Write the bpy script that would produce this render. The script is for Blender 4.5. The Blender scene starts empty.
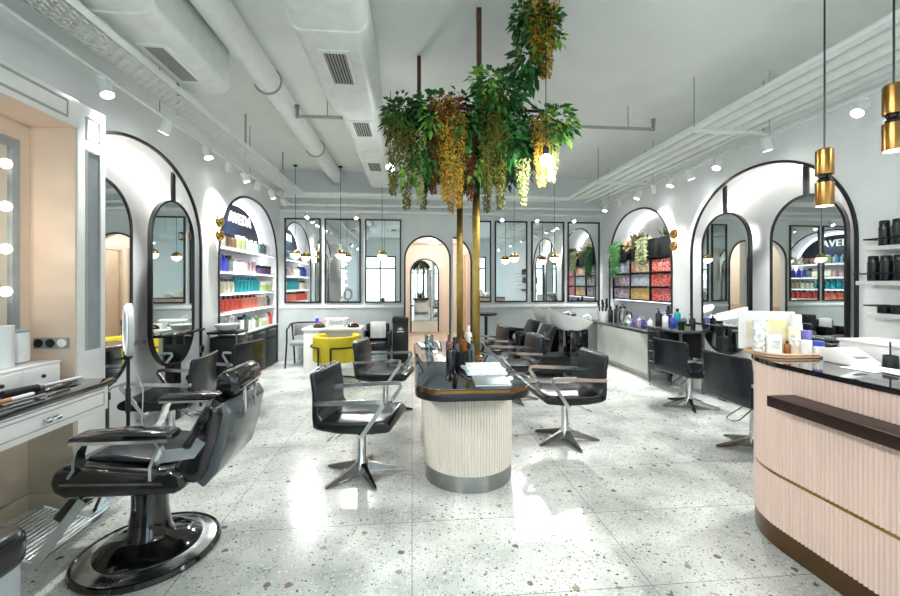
import bpy, bmesh, math, random
from mathutils import Vector, Matrix
R = math.radians
rnd = random.Random(11)
SC = bpy.context.scene
COL = SC.collection
PI = math.pi

# ------------------------------------------------------------------ materials
def lin(h):
    h = h.lstrip('#')
    out = []
    for i in (0, 2, 4):
        v = int(h[i:i+2], 16) / 255
        out.append(v/12.92 if v <= .04045 else ((v+.055)/1.055)**2.4)
    return out

def newmat(name):
    m = bpy.data.materials.new(name)
    m.use_nodes = True
    nt = m.node_tree
    b = nt.nodes['Principled BSDF']
    return m, nt, b

def mat(name, col, rough=.5, metal=0.0, var=.06, scale=12.0, bump=0.0, coat=0.0, stretch=(1, 1, 1), spec=.5):
    """procedural material: a noise varies colour and roughness a little, optional bump"""
    m, nt, b = newmat(name)
    c = lin(col) if isinstance(col, str) else list(col)
    tc = nt.nodes.new('ShaderNodeTexCoord')
    mp = nt.nodes.new('ShaderNodeMapping'); mp.inputs['Scale'].default_value = stretch
    nz = nt.nodes.new('ShaderNodeTexNoise'); nz.inputs['Scale'].default_value = scale; nz.inputs['Detail'].default_value = 4
    rp = nt.nodes.new('ShaderNodeValToRGB')
    rp.color_ramp.elements[0].position = .3; rp.color_ramp.elements[1].position = .7
    rp.color_ramp.elements[0].color = [max(0, x*(1-var)) for x in c] + [1]
    rp.color_ramp.elements[1].color = [min(1, x*(1+var)) for x in c] + [1]
    L = nt.links.new
    L(tc.outputs['Object'], mp.inputs['Vector']); L(mp.outputs[0], nz.inputs['Vector'])
    L(nz.outputs['Fac'], rp.inputs[0]); L(rp.outputs[0], b.inputs['Base Color'])
    mr = nt.nodes.new('ShaderNodeMapRange')
    mr.inputs['To Min'].default_value = max(.01, rough*.85); mr.inputs['To Max'].default_value = min(1, rough*1.15)
    L(nz.outputs['Fac'], mr.inputs[0]); L(mr.outputs[0], b.inputs['Roughness'])
    b.inputs['Metallic'].default_value = metal
    b.inputs['Specular IOR Level'].default_value = spec
    b.inputs['Coat Weight'].default_value = coat
    if bump:
        bp = nt.nodes.new('ShaderNodeBump'); bp.inputs['Strength'].default_value = bump; bp.inputs['Distance'].default_value = .01
        L(nz.outputs['Fac'], bp.inputs['Height']); L(bp.outputs[0], b.inputs['Normal'])
    return m

def emit(name, col, s):
    m, nt, b = newmat(name)
    b.inputs['Base Color'].default_value = (*lin(col), 1)
    b.inputs['Emission Color'].default_value = (*lin(col), 1)
    b.inputs['Emission Strength'].default_value = s
    return m

def glassmat(name, tint, gloss=.12):
    """thin pane: mostly transparent with a mirror-like sheen"""
    m, nt, b = newmat(name)
    nt.nodes.remove(b)
    out = nt.nodes['Material Output']
    t = nt.nodes.new('ShaderNodeBsdfTransparent'); t.inputs[0].default_value = (*lin(tint), 1)
    g = nt.nodes.new('ShaderNodeBsdfGlossy'); g.inputs['Roughness'].default_value = .02
    mx = nt.nodes.new('ShaderNodeMixShader'); mx.inputs[0].default_value = gloss
    nt.links.new(t.outputs[0], mx.inputs[1]); nt.links.new(g.outputs[0], mx.inputs[2]); nt.links.new(mx.outputs[0], out.inputs[0])
    return m

def terrazzo():
    m, nt, b = newmat('terrazzo')
    L = nt.links.new
    tc = nt.nodes.new('ShaderNodeTexCoord')
    def col(c): return (*lin(c), 1)
    # cloudy base
    n0 = nt.nodes.new('ShaderNodeTexNoise'); n0.inputs['Scale'].default_value = 2.2; n0.inputs['Detail'].default_value = 6
    L(tc.outputs['Object'], n0.inputs['Vector'])
    r0 = nt.nodes.new('ShaderNodeValToRGB')
    r0.color_ramp.elements[0].position = .3; r0.color_ramp.elements[0].color = col('#9ba19c')
    r0.color_ramp.elements[1].position = .65; r0.color_ramp.elements[1].color = col('#d8dcd7')
    L(n0.outputs['Fac'], r0.inputs[0])
    cur = r0.outputs[0]
    # warped coordinates so the chips are not round
    nw = nt.nodes.new('ShaderNodeTexNoise'); nw.inputs['Scale'].default_value = 26; nw.inputs['Detail'].default_value = 3
    L(tc.outputs['Object'], nw.inputs['Vector'])
    vm = nt.nodes.new('ShaderNodeVectorMath'); vm.operation = 'SCALE'; vm.inputs['Scale'].default_value = .035
    L(nw.outputs['Color'], vm.inputs[0])
    va = nt.nodes.new('ShaderNodeVectorMath'); va.operation = 'ADD'
    L(tc.outputs['Object'], va.inputs[0]); L(vm.outputs[0], va.inputs[1])
    def chips(scale, thr, keep, cols, cur, seed):
        ad = nt.nodes.new('ShaderNodeVectorMath'); ad.operation = 'ADD'; ad.inputs[1].default_value = (seed, seed*1.7, 0)
        L(va.outputs[0], ad.inputs[0])
        vo = nt.nodes.new('ShaderNodeTexVoronoi'); vo.inputs['Scale'].default_value = scale
        vo.voronoi_dimensions = '2D'
        L(ad.outputs[0], vo.inputs['Vector'])
        lt = nt.nodes.new('ShaderNodeMath'); lt.operation = 'LESS_THAN'; lt.inputs[1].default_value = thr
        L(vo.outputs['Distance'], lt.inputs[0])
        sp = nt.nodes.new('ShaderNodeSeparateColor'); L(vo.outputs['Color'], sp.inputs[0])
        k = nt.nodes.new('ShaderNodeMath'); k.operation = 'LESS_THAN'; k.inputs[1].default_value = keep
        L(sp.outputs[0], k.inputs[0])
        mu = nt.nodes.new('ShaderNodeMath'); mu.operation = 'MULTIPLY'
        L(lt.outputs[0], mu.inputs[0]); L(k.outputs[0], mu.inputs[1])
        rc = nt.nodes.new('ShaderNodeValToRGB'); rc.color_ramp.interpolation = 'CONSTANT'
        e = rc.color_ramp.elements
        while len(e) < len(cols): e.new(.5)
        for i, c in enumerate(cols):
            e[i].position = i/len(cols); e[i].color = col(c)
        L(sp.outputs[1], rc.inputs[0])
        mx = nt.nodes.new('ShaderNodeMix'); mx.data_type = 'RGBA'
        L(mu.outputs[0], mx.inputs['Factor']); L(cur, mx.inputs['A']); L(rc.outputs[0], mx.inputs['B'])
        return mx.outputs['Result']
    cur = chips(95, .34, .40, ['#b3b8b4', '#8b908d', '#dfe1dc', '#bcb7af', '#c5c9c5', '#6d7172'], cur, 3)
    cur = chips(34, .24, .22, ['#a3a8a4', '#7d8381', '#b3a898', '#d3d6d1', '#55595a'], cur, 7)
    cur = chips(9.5, .16, .10, ['#8d918e', '#9a8a76', '#62665f', '#7d6857', '#a9ada9'], cur, 1)
    # slab joints
    mp = nt.nodes.new('ShaderNodeMapping'); mp.inputs['Location'].default_value = (.0, .02, 0)
    L(tc.outputs['Object'], mp.inputs['Vector'])
    br = nt.nodes.new('ShaderNodeTexBrick'); br.offset = 0
    br.inputs['Scale'].default_value = 1; br.inputs['Brick Width'].default_value = 1.15; br.inputs['Row Height'].default_value = .63
    br.inputs['Mortar Size'].default_value = .0025; br.inputs['Mortar Smooth'].default_value = 0
    br.inputs['Color1'].default_value = (1, 1, 1, 1); br.inputs['Color2'].default_value = (.93, .93, .93, 1); br.inputs['Mortar'].default_value = (.45, .46, .45, 1)
    L(mp.outputs[0], br.inputs['Vector'])
    mj = nt.nodes.new('ShaderNodeMix'); mj.data_type = 'RGBA'; mj.blend_type = 'MULTIPLY'; mj.inputs['Factor'].default_value = 1
    L(cur, mj.inputs['A']); L(br.outputs[0], mj.inputs['B'])
    L(mj.outputs['Result'], b.inputs['Base Color'])
    # patchy polish
    n2 = nt.nodes.new('ShaderNodeTexNoise'); n2.inputs['Scale'].default_value = 1.6; n2.inputs['Detail'].default_value = 5
    L(tc.outputs['Object'], n2.inputs['Vector'])
    mr = nt.nodes.new('ShaderNodeMapRange'); mr.inputs['To Min'].default_value = .12; mr.inputs['To Max'].default_value = .34
    L(n2.outputs['Fac'], mr.inputs[0]); L(mr.outputs[0], b.inputs['Roughness'])
    return m

def striped(name, cols, scale, rough=.4):
    """printed carton: blocks of colour from a voronoi/white-noise grid (the print on the box)"""
    m, nt, b = newmat(name)
    L = nt.links.new
    tc = nt.nodes.new('ShaderNodeTexCoord')
    vo = nt.nodes.new('ShaderNodeTexVoronoi'); vo.inputs['Scale'].default_value = scale; vo.distance = 'CHEBYCHEV'
    oi = nt.nodes.new('ShaderNodeObjectInfo')
    sc_ = nt.nodes.new('ShaderNodeMath'); sc_.operation = 'MULTIPLY'; sc_.inputs[1].default_value = 17.0
    L(oi.outputs['Random'], sc_.inputs[0])
    ad = nt.nodes.new('ShaderNodeVectorMath'); ad.operation = 'ADD'
    L(tc.outputs['Object'], ad.inputs[0]); L(sc_.outputs[0], ad.inputs[1]); L(ad.outputs[0], vo.inputs['Vector'])
    sp = nt.nodes.new('ShaderNodeSeparateColor'); L(vo.outputs['Color'], sp.inputs[0])
    rc = nt.nodes.new('ShaderNodeValToRGB'); rc.color_ramp.interpolation = 'CONSTANT'
    e = rc.color_ramp.elements
    while len(e) < len(cols): e.new(.5)
    for i, c in enumerate(cols):
        e[i].position = i/len(cols); e[i].color = (*lin(c), 1)
    L(sp.outputs[0], rc.inputs[0]); L(rc.outputs[0], b.inputs['Base Color'])
    b.inputs['Roughness'].default_value = rough
    return m

MT = {
 'terrazzo': terrazzo(),
 'wall': mat('wall_paint', '#f0f3f3', .55, var=.03, scale=3),
 'backwall': mat('grey_wall_paint', '#dde3e4', .5, var=.03, scale=3),
 'wains': mat('wainscot_grey', '#c0c8c7', .5, var=.06, scale=4),
 'ceil': mat('ceiling_paint', '#f3f6f3', .7, var=.03, scale=2),
 'white': mat('white_lacquer', '#e9ebe9', .35, var=.03),
 'niche': mat('niche_white', '#e8e4de', .5, var=.03),
 'ductwhite': mat('white_duct_foil', '#e9eeea', .45, var=.06, scale=8, bump=.15),
 'pipewhite': mat('white_pipe', '#eff3f0', .4, var=.04),
 'peach': mat('peach_paint', '#decbb8', .32, var=.04, scale=3),
 'corridor': mat('corridor_paint', '#e6ddd2', .5, var=.03, scale=3),
 'paleteal': mat('pale_teal_cover', '#bfd6d0', .5, var=.06),
 'peachdark': mat('peach_wainscot', '#cdbba7', .45, var=.08, scale=5),
 'beigefloor': mat('beige_tile', '#ddd1c2', .35, var=.07, scale=6),
 'black': mat('black_metal', '#0e0f12', .35, var=.2, scale=30),
 'blackgloss': mat('black_gloss', '#07080a', .08, var=.2, scale=10, coat=.6),
 'leather': mat('black_leather', '#0d1015', .22, var=.25, scale=120, bump=.06),
 'leatherblue': mat('charcoal_leather', '#161c25', .26, var=.2, scale=120, bump=.05),
 'vinyl': mat('shiny_black_vinyl', '#08090c', .12, var=.2, scale=60, coat=.5),
 'chrome': mat('chrome', '#e0e4e6', .16, 1, var=.08, scale=15),
 'steel': mat('brushed_steel', '#9a9c9b', .3, 1, var=.2, scale=40, stretch=(1, 1, 12)),
 'dsteel': mat('dark_chrome', '#8b8a86', .2, 1, var=.15, scale=20),
 'brass': mat('brass', '#97713f', .25, 1, var=.12, scale=20),
 'brassdark': mat('antique_brass', '#9a7d42', .3, 1, var=.2, scale=14),
 'bronze': mat('bronze_band', '#5d452b', .4, .6, var=.2, scale=8),
 'gold': mat('polished_gold', '#c39a52', .15, 1, var=.1, scale=20),
 'rust': mat('rust_brown_rod', '#5a3a25', .45, .4, var=.2, scale=20),
 'pink': mat('pink_fluted_panel', '#e6cdc0', .5, var=.05, scale=5, stretch=(4, 4, .4)),
 'cream': mat('cream_fluted_panel', '#cfc8bc', .5, var=.05, scale=5, stretch=(4, 4, .4)),
 'brownwood': mat('dark_brown_wood', '#220e09', .4, var=.35, scale=6, stretch=(14, 1, 14), spec=.3),
 'granite': mat('dark_granite', '#1c1d20', .08, var=.5, scale=160, coat=.4),
 'counterdark': mat('grey_stone_worktop', '#4d5052', .2, var=.3, scale=90),
 'whitestone': mat('pale_stone', '#cfd1cb', .3, var=.08, scale=4),
 'tableglass': mat('smoked_mirror_glass_top', '#7d848f', .04, 1, var=.06, scale=4),
 'yellow': mat('yellow_velvet', '#d9c52b', .75, var=.12, scale=9, bump=.1),
 'greyfab': mat('grey_fabric', '#8d9193', .85, var=.1, scale=70, bump=.2),
 'towel': mat('white_towel', '#e6e6e4', .95, var=.07, scale=90, bump=.5),
 'ceramic': mat('white_ceramic', '#eef0ee', .12, var=.02),
 'porcelain': mat('grey_plinth', '#b9bab7', .4, var=.06),
 'paper': mat('paper', '#e9edee', .7, var=.04),
 'navy': mat('navy_sign_panel', '#15233c', .4, var=.1),
 'rubber': mat('black_plastic', '#16171a', .5, var=.15),
 'shellgrey': mat('grey_vinyl_shell', '#43494b', .22, var=.1, scale=10, coat=.3),
 'warmgrey': mat('warm_grey_panel', '#b9ae9c', .5, var=.05, scale=4),
 'greyplastic': mat('grey_plastic', '#8f979b', .4, var=.08),
 'lgrey': mat('light_grey_plastic', '#cfd3d4', .35, var=.05),
 'vent': mat('vent_slat', '#a7a9a3', .5, var=.05),
 'dark': mat('shade_in_openings', '#23241f', .8, var=.1),  # dark colour stands for the shade inside openings
 'wood': mat('pale_wood', '#b98a58', .5, var=.2, scale=8, stretch=(10, 10, 1)),
 'tray': mat('wooden_tray', '#c9a98a', .45, var=.12, scale=8),
 'mirror': mat('mirror_silver', '#dfe5e4', .015, 1, var=.01, scale=2),
 'glass': glassmat('clear_glass', '#f2f8f7', .10),
 'clearglass': glassmat('drinking_glass', '#e6f0f0', .2),
 'led': emit('led_strip_glow', '#fff6ee', 6),
 'ledarch': emit('led_strip_soft', '#f6f4ff', 2.2),
 'ledsoft': emit('led_shelf_glow', '#f2f0ff', 4),
 'spotglow': emit('spotlight_lens', '#ffffff', 30),
 'bulb': emit('warm_bulb', '#fff0dc', 8),
 'globe': emit('opal_globe', '#fff0dc', 3.5),
 'ringlight': emit('ring_light_diffuser', '#f4f8fb', .25),
 'signglow': emit('sign_letters', '#f4f7ff', .9),
 'leafA': mat('ivy_green', '#2f6a2c', .45, var=.5, scale=6),
 'leafB': mat('light_leaf_green', '#7fb044', .5, var=.4, scale=6),
 'leafD': mat('deep_leaf_green', '#1c4423', .45, var=.4, scale=6),
 'wisY': mat('ochre_blossom', '#c9a038', .6, var=.45, scale=25),
 'wisO': mat('olive_blossom', '#77762f', .6, var=.45, scale=25),
 'wisR': mat('russet_blossom', '#8c4a2c', .6, var=.5, scale=25),
 'wisP': mat('pale_green_blossom', '#b9bd7c', .6, var=.3, scale=25),
 'stemM': mat('twig_brown', '#4b3a26', .7, var=.3, scale=20),
 'stemP': mat('pale_vine_stem', '#a9ad8d', .6, var=.2, scale=20),
 'fernA': mat('bright_fern', '#457d45', .5, var=.4, scale=10),
 'fernB': mat('dry_heather', '#7f6d48', .7, var=.4, scale=20),
 'fernC': mat('silver_trailing_leaf', '#a2ab80', .6, var=.3, scale=20),
 'fernD': mat('dark_grass', '#4f5c33', .6, var=.4, scale=15),
}
def bottle_mat(name, col, rough=.25): return mat(name, col, rough, var=.06, scale=20)
for k, c in dict(red='#d8574c', coral='#e07e6c', teal='#1d8f9a', lime='#b7d08a', blue='#3c46b4', cream='#e3ddc9', beige='#c9b79f', white='#eceeed', purple='#5d4a6d', olive='#8b9a6b', slate='#59666a', brown='#5b4436', pinkp='#d9b9bd', violet='#7d78c4', amber='#8a4f1b', sky='#9fc3dc', ink='#1b1c22', yellowp='#e2d9a4').items():
    MT['b_'+k] = bottle_mat('bottle_'+k, c)
MT['box_red'] = striped('red_print_carton', ['#d23c36', '#d8453d', '#e9d3cc', '#c9322e', '#d23c36'], 80)
MT['box_redw'] = striped('red_white_print_carton', ['#d8473f', '#f0e3dd', '#d9534a', '#c43a34'], 70)
MT['box_cream'] = striped('cream_orange_print_carton', ['#ead9c0', '#d98a6a', '#f1ebe0', '#c9b08a', '#dd6d55'], 70)
MT['box_gold'] = striped('gold_print_carton', ['#d3b06a', '#c99f52', '#e3cfa0', '#b98d45'], 70)
MT['box_grey'] = striped('grey_blue_print_carton', ['#c3cad3', '#9fa9b8', '#e3e6ea', '#7e8796'], 75)
MT['box_mauve'] = striped('mauve_print_carton', ['#a8a3b4', '#b9515a', '#d9d3d9', '#5a556b', '#c4bfcb'], 70)
MT['label_white'] = striped('white_label_print', ['#eef0ef', '#eef0ef', '#cfd3d3', '#f3f4f3', '#b9bec0'], 60)

# ------------------------------------------------------------------ mesh builder
class MB:
    def __init__(s): s.bm = bmesh.new()
    def v(s, co): return s.bm.verts.new(co)
    def face(s, cos):
        try: return s.bm.faces.new([s.v(c) for c in cos])
        except ValueError: return None
    def box(s, x0, x1, y0, y1, z0, z1, bev=0, seg=2, mtx=None):
        b = bmesh.new()
        bmesh.ops.create_cube(b, size=1)
        for v in b.verts:
            v.co = Vector(((x0+x1)/2 + v.co.x*(x1-x0), (y0+y1)/2 + v.co.y*(y1-y0), (z0+z1)/2 + v.co.z*(z1-z0)))
        if bev: bmesh.ops.bevel(b, geom=b.edges[:], offset=bev, segments=seg, affect='EDGES', profile=.5)
        s._merge(b, mtx); return s
    def _merge(s, b, mtx=None):
        if mtx is not None: bmesh.ops.transform(b, matrix=mtx, verts=b.verts[:])
        me = bpy.data.meshes.new('tmp'); b.to_mesh(me); b.free()
        s.bm.from_mesh(me); bpy.data.meshes.remove(me)
    def prism(s, pts, a0, a1, axis='z', bev=0, seg=2, mtx=None, bevend=True):
        """outline extruded along an axis. z: pts are (x,y); x: (y,z); y: (x,z)"""
        b = bmesh.new()
        def co(p, a):
            return (p[0], p[1], a) if axis == 'z' else ((a, p[0], p[1]) if axis == 'x' else (p[0], a, p[1]))
        lo = [b.verts.new(co(p, a0)) for p in pts]; hi = [b.verts.new(co(p, a1)) for p in pts]
        n = len(pts)
        b.faces.new(lo); b.faces.new(hi[::-1])
        for i in range(n): b.faces.new((lo[i], hi[i], hi[(i+1) % n], lo[(i+1) % n]))
        bmesh.ops.recalc_face_normals(b, faces=b.faces[:])
        if bev:
            es = [e for e in b.edges if e.calc_face_angle(0) > R(30)]
            bmesh.ops.bevel(b, geom=es, offset=bev, segments=seg, affect='EDGES', profile=.5)
        s._merge(b, mtx); return s
    def cyl(s, p0, p1, r0, r1=None, n=16):
        return s.tube([p0, p1], r0, n=n, r1=r1)
    def tube(s, pts, r, n=8, closed=False, r1=None, prof=None, up=None):
        """sweep of a circle (or of prof, a list of (a,b)) along a polyline"""
        pts = [Vector(p) for p in pts]; m = len(pts); rings = []
        prev = None
        for i, p in enumerate(pts):
            if closed: t = (pts[(i+1) % m]-pts[i-1])
            else: t = pts[min(i+1, m-1)]-pts[max(i-1, 0)]
            t.normalize()
            if up is not None: a = Vector(up)
            elif prev is not None: a = prev
            else: a = Vector((0, 0, 1)) if abs(t.z) < .9 else Vector((1, 0, 0))
            a = (a - t*a.dot(t))
            if a.length < 1e-5: a = t.orthogonal()
            a.normalize(); b = t.cross(a); prev = a
            # widen at mitres
            k = 1.0
            rr = r if r1 is None else r+(r1-r)*i/(m-1)
            if prof: ring = [s.v(p+a*q[0]*k+b*q[1]*k) for q in prof]
            else: ring = [s.v(p+(a*math.cos(2*PI*j/n)+b*math.sin(2*PI*j/n))*rr) for j in range(n)]
            rings.append(ring)
        nn = len(rings[0])
        for i in range(m if closed else m-1):
            A, B = rings[i], rings[(i+1) % m]
            for j in range(nn): s.bm.faces.new((A[j], A[(j+1) % nn], B[(j+1) % nn], B[j]))
        if not closed:
            s.bm.faces.new(rings[0][::-1]); s.bm.faces.new(rings[-1])
        return s
    def flat(s, pts, w, h, up=(0, 0, 1), closed=False):
        return s.tube(pts, 0, closed=closed, up=up, prof=[(-h/2, -w/2), (h/2, -w/2), (h/2, w/2), (-h/2, w/2)])
    def lathe(s, prof, c=(0, 0, 0), n=24, mtx=None):
        """prof: (r,z) from bottom to top"""
        b = bmesh.new(); rings = []
        for r, z in prof:
            if r < 1e-5: rings.append([b.verts.new((c[0], c[1], c[2]+z))])
            else: rings.append([b.verts.new((c[0]+r*math.cos(2*PI*j/n), c[1]+r*math.sin(2*PI*j/n), c[2]+z)) for j in range(n)])
        for A, B in zip(rings, rings[1:]):
            for j in range(n):
                k = (j+1) % n
                if len(A) == 1 and len(B) == 1: continue
                if len(A) == 1: b.faces.new((A[0], B[k], B[j]))
                elif len(B) == 1: b.faces.new((A[j], A[k], B[0]))
                else: b.faces.new((A[j], A[k], B[k], B[j]))
        if len(rings[0]) > 1: b.faces.new(rings[0][::-1])
        if len(rings[-1]) > 1: b.faces.new(rings[-1])
        bmesh.ops.recalc_face_normals(b, faces=b.faces[:])
        s._merge(b, mtx); return s
    def sphere(s, c, r, sx=1, sy=1, sz=1, u=16, v=10, mtx=None):
        b = bmesh.new(); bmesh.ops.create_uvsphere(b, u_segments=u, v_segments=v, radius=r)
        for q in b.verts: q.co = Vector((c[0]+q.co.x*sx, c[1]+q.co.y*sy, c[2]+q.co.z*sz))
        s._merge(b, mtx); return s
    def leaf(s, p, d, size, w=.5, droop=.3):
        """a small bent leaf: six points along direction d"""
        p = Vector(p); d = Vector(d).normalized()
        side = d.cross(Vector((0, 0, 1)))
        if side.length < .05: side = Vector((1, 0, 0))
        side.normalize()
        rot = Matrix.Rotation(rnd.uniform(-.8, .8), 3, d); side = rot @ side
        nrm = side.cross(d)
        a = p; b_ = p+d*size*.45+nrm*size*.06; c = p+d*size - Vector((0, 0, droop*size))
        l = p+d*size*.38+side*size*w*.5-nrm*size*.05; r_ = p+d*size*.38-side*size*w*.5-nrm*size*.05
        va, vb, vc, vl, vr = map(s.v, (a, b_, c, l, r_))
        s.bm.faces.new((va, vl, vb)); s.bm.faces.new((vl, vc, vb)); s.bm.faces.new((va, vb, vr)); s.bm.faces.new((vr, vb, vc))
    def build(s, name, m, parent=None, smooth=True, ang=35, loc=None):
        me = bpy.data.meshes.new(name)
        bmesh.ops.remove_doubles(s.bm, verts=s.bm.verts[:], dist=1e-6)
        bmesh.ops.recalc_face_normals(s.bm, faces=s.bm.faces[:])
        off = Vector((0, 0, 0))
        if parent is not None:
            q = parent
            while q is not None: off += q.location; q = q.parent
        elif loc == 'base':
            xs = [v.co for v in s.bm.verts]
            off = Vector(((min(c.x for c in xs)+max(c.x for c in xs))/2, (min(c.y for c in xs)+max(c.y for c in xs))/2, min(c.z for c in xs)))
        for v in s.bm.verts: v.co -= off
        s.bm.to_mesh(me); s.bm.free()
        if smooth:
            for p in me.polygons: p.use_smooth = True
            me.set_sharp_from_angle(angle=R(ang))
        me.materials.append(MT[m] if isinstance(m, str) else m)
        o = bpy.data.objects.new(name, me); COL.objects.link(o)
        if parent is not None: o.parent = parent
        elif loc == 'base': o.location = off
        return o

def tag(o, label, cat, group=None):
    o['label'] = label; o['category'] = cat
    if group: o['group'] = group
    return o
def thing(name, label, cat, loc=(0, 0, 0), group=None):
    o = bpy.data.objects.new(name, None); COL.objects.link(o); o.location = loc; o.empty_display_size = .1
    return tag(o, label, cat, group)
def solo(mb, name, m, label, cat, group=None, **k):
    return tag(mb.build(name, m, None, loc='base', **k), label, cat, group)
def struct(mb, name, m, **k):
    o = mb.build(name, m, **k); o['kind'] = 'structure'; return o
def dup(root, loc, rz=0, label=None, group=None, sz=None):
    r = root.copy(); COL.objects.link(r); r.location = loc; r.rotation_euler = (0, 0, rz)
    if sz: r.scale = (1, 1, sz)
    if label: r['label'] = label
    if group: r['group'] = group
    for ch in list(root.children):
        c = ch.copy(); COL.objects.link(c); c.parent = r
        for g in list(ch.children):
            d = g.copy(); COL.objects.link(d); d.parent = c
    return r
ORD = ['', 'second', 'third', 'fourth', 'fifth', 'sixth', 'seventh', 'eighth', 'ninth', 'tenth', 'eleventh', 'twelfth', 'thirteenth', 'fourteenth', 'fifteenth', 'sixteenth', 'seventeenth', 'eighteenth', 'nineteenth', 'twentieth']
def nth(i, n):
    """0-based place counted from the left"""
    if n == 1: return 'only one'
    if i == 0: return 'leftmost'
    if i == n-1: return 'rightmost'
    return ORD[i]+' from left'
def text_mesh(txt, size, ext, bold=.0):
    cu = bpy.data.curves.new('t', 'FONT'); cu.body = txt; cu.size = size; cu.extrude = ext; cu.offset = bold
    cu.space_character = 1.12; cu.align_x = 'CENTER'; cu.align_y = 'CENTER'
    ob = bpy.data.objects.new('t', cu); COL.objects.link(ob)
    bpy.context.view_layer.update()
    me = bpy.data.meshes.new_from_object(ob.evaluated_get(bpy.context.evaluated_depsgraph_get()))
    bpy.data.objects.remove(ob); bpy.data.curves.remove(cu)
    return me
def text_obj(name, txt, size, ext, m, parent, loc, rot, bold=0):
    me = text_mesh(txt, size, ext, bold); me.name = name
    me.materials.clear(); me.materials.append(MT[m])
    o = bpy.data.objects.new(name, me); COL.objects.link(o)
    off = Vector((0, 0, 0)); q = parent
    while q is not None: off += q.location; q = q.parent
    o.parent = parent; o.location = Vector(loc)-off; o.rotation_euler = rot
    return o
def light(kind, name, loc, energy, parent=None, col=(1, 1, 1), target=None, size=.05, angle=60, blend=.6):
    d = bpy.data.lights.new(name, kind); d.energy = energy; d.color = col
    if kind == 'SPOT': d.spot_size = R(angle); d.spot_blend = blend; d.shadow_soft_size = size
    elif kind == 'POINT': d.shadow_soft_size = size
    o = bpy.data.objects.new(name, d); COL.objects.link(o)
    off = Vector((0, 0, 0)); q = parent
    while q is not None: off += q.location; q = q.parent
    o.location = Vector(loc)-off
    if parent: o.parent = parent
    if target is not None: o.rotation_euler = (Vector(target)-Vector(loc)).to_track_quat('-Z', 'Y').to_euler()
    return o

# ------------------------------------------------------------------ the room
XL, XR, YB, YF, ZC = -2.5, 3.85, 8.0, -3.2, 3.6
ND = .38                                   # niche depth
def arch(c, hw, spring, rise, n=64, pw=2.0, z0=0.0):
    pts = [(c-hw, z0), (c-hw, spring)]
    for i in range(1, n):
        a = PI-PI*i/n
        ca, sa = math.cos(a), math.sin(a)
        pts.append((c+hw*math.copysign(abs(ca)**(2/pw), ca), spring+rise*abs(sa)**(2/pw)))
    pts += [(c+hw, spring), (c+hw, z0)]
    return pts
A_LBIG = arch(4.05, 1.055, 1.84, .93, pw=2.1)
A_LPROD = arch(6.71, 1.15, 1.75, 1.03, pw=2.3)
A_RBIG = arch(4.265, 1.055, 1.84, .93, pw=2.1)
A_RPROD = arch(6.71, .96, 1.75, .98, pw=2.3)
DOORA = arch(.30, .44, 1.93, .45, pw=2.0)
DOORB = [(.80, 0), (.80, 2.36)] + [(.80+.36*math.sin(PI/2*i/12), 1.88+.48*math.cos(PI/2*i/12)) for i in range(1, 13)] + [(1.16, 0)]

def wall_holes(mb, co, a0, a1, zt, holes):
    """front face of a wall along one axis with openings that stand on the floor; co(a,z)->xyz"""
    cur = a0
    for h in holes:
        x0, x1 = h[0][0], h[-1][0]
        if x0 > cur: mb.face([co(cur, 0), co(x0, 0), co(x0, zt), co(cur, zt)])
        for p, q in zip(h, h[1:]):
            if abs(p[0]-q[0]) < 1e-6: continue
            mb.face([co(p[0], p[1]), co(q[0], q[1]), co(q[0], zt), co(p[0], zt)])
        cur = x1
    if cur < a1: mb.face([co(cur, 0), co(a1, 0), co(a1, zt), co(cur, zt)])
def reveal(mb, co, h, d0, d1, back=True):
    for p, q in zip(h, h[1:]):
        mb.face([co(p[0], p[1], d0), co(q[0], q[1], d0), co(q[0], q[1], d1), co(p[0], p[1], d1)])
    if back: mb.face([co(p[0], p[1], d1) for p in h])

mb = MB(); mb.box(XL-.6, XR+.6, YF-.2, YB+.12, -.12, 0); struct(mb, 'floor', 'terrazzo')
mb = MB(); mb.box(XL-.6, XR+.6, YF-.2, YB+.3, ZC, ZC+.12); struct(mb, 'ceiling', 'ceil')
for nm, X, holes, sg in (('wall_left', XL, [A_LBIG, A_LPROD], -1), ('wall_right', XR, [A_RBIG, A_RPROD], 1)):
    mb = MB()
    wall_holes(mb, lambda a, z: (X, a, z), YF, YB, ZC, holes)
    for h in holes: reveal(mb, lambda a, z, d: (X+sg*d, a, z), h, 0, ND)
    mb.box(X+sg*(ND+.01), X+sg*(ND+.12), YF, YB+.1, 0, ZC)
    struct(mb, nm, 'wall', smooth=False)
mb = MB()
wall_holes(mb, lambda a, z: (a, YB, z), XL, XR, ZC, [DOORA, DOORB])
wall_holes(mb, lambda a, z: (a, YB+.14, z), XL-.5, XR+.5, ZC, [DOORA, DOORB])
for h in (DOORA, DOORB): reveal(mb, lambda a, z, d: (a, YB+d, z), h, 0, .14, back=False)
struct(mb, 'wall_back', 'backwall', smooth=False)
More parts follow.
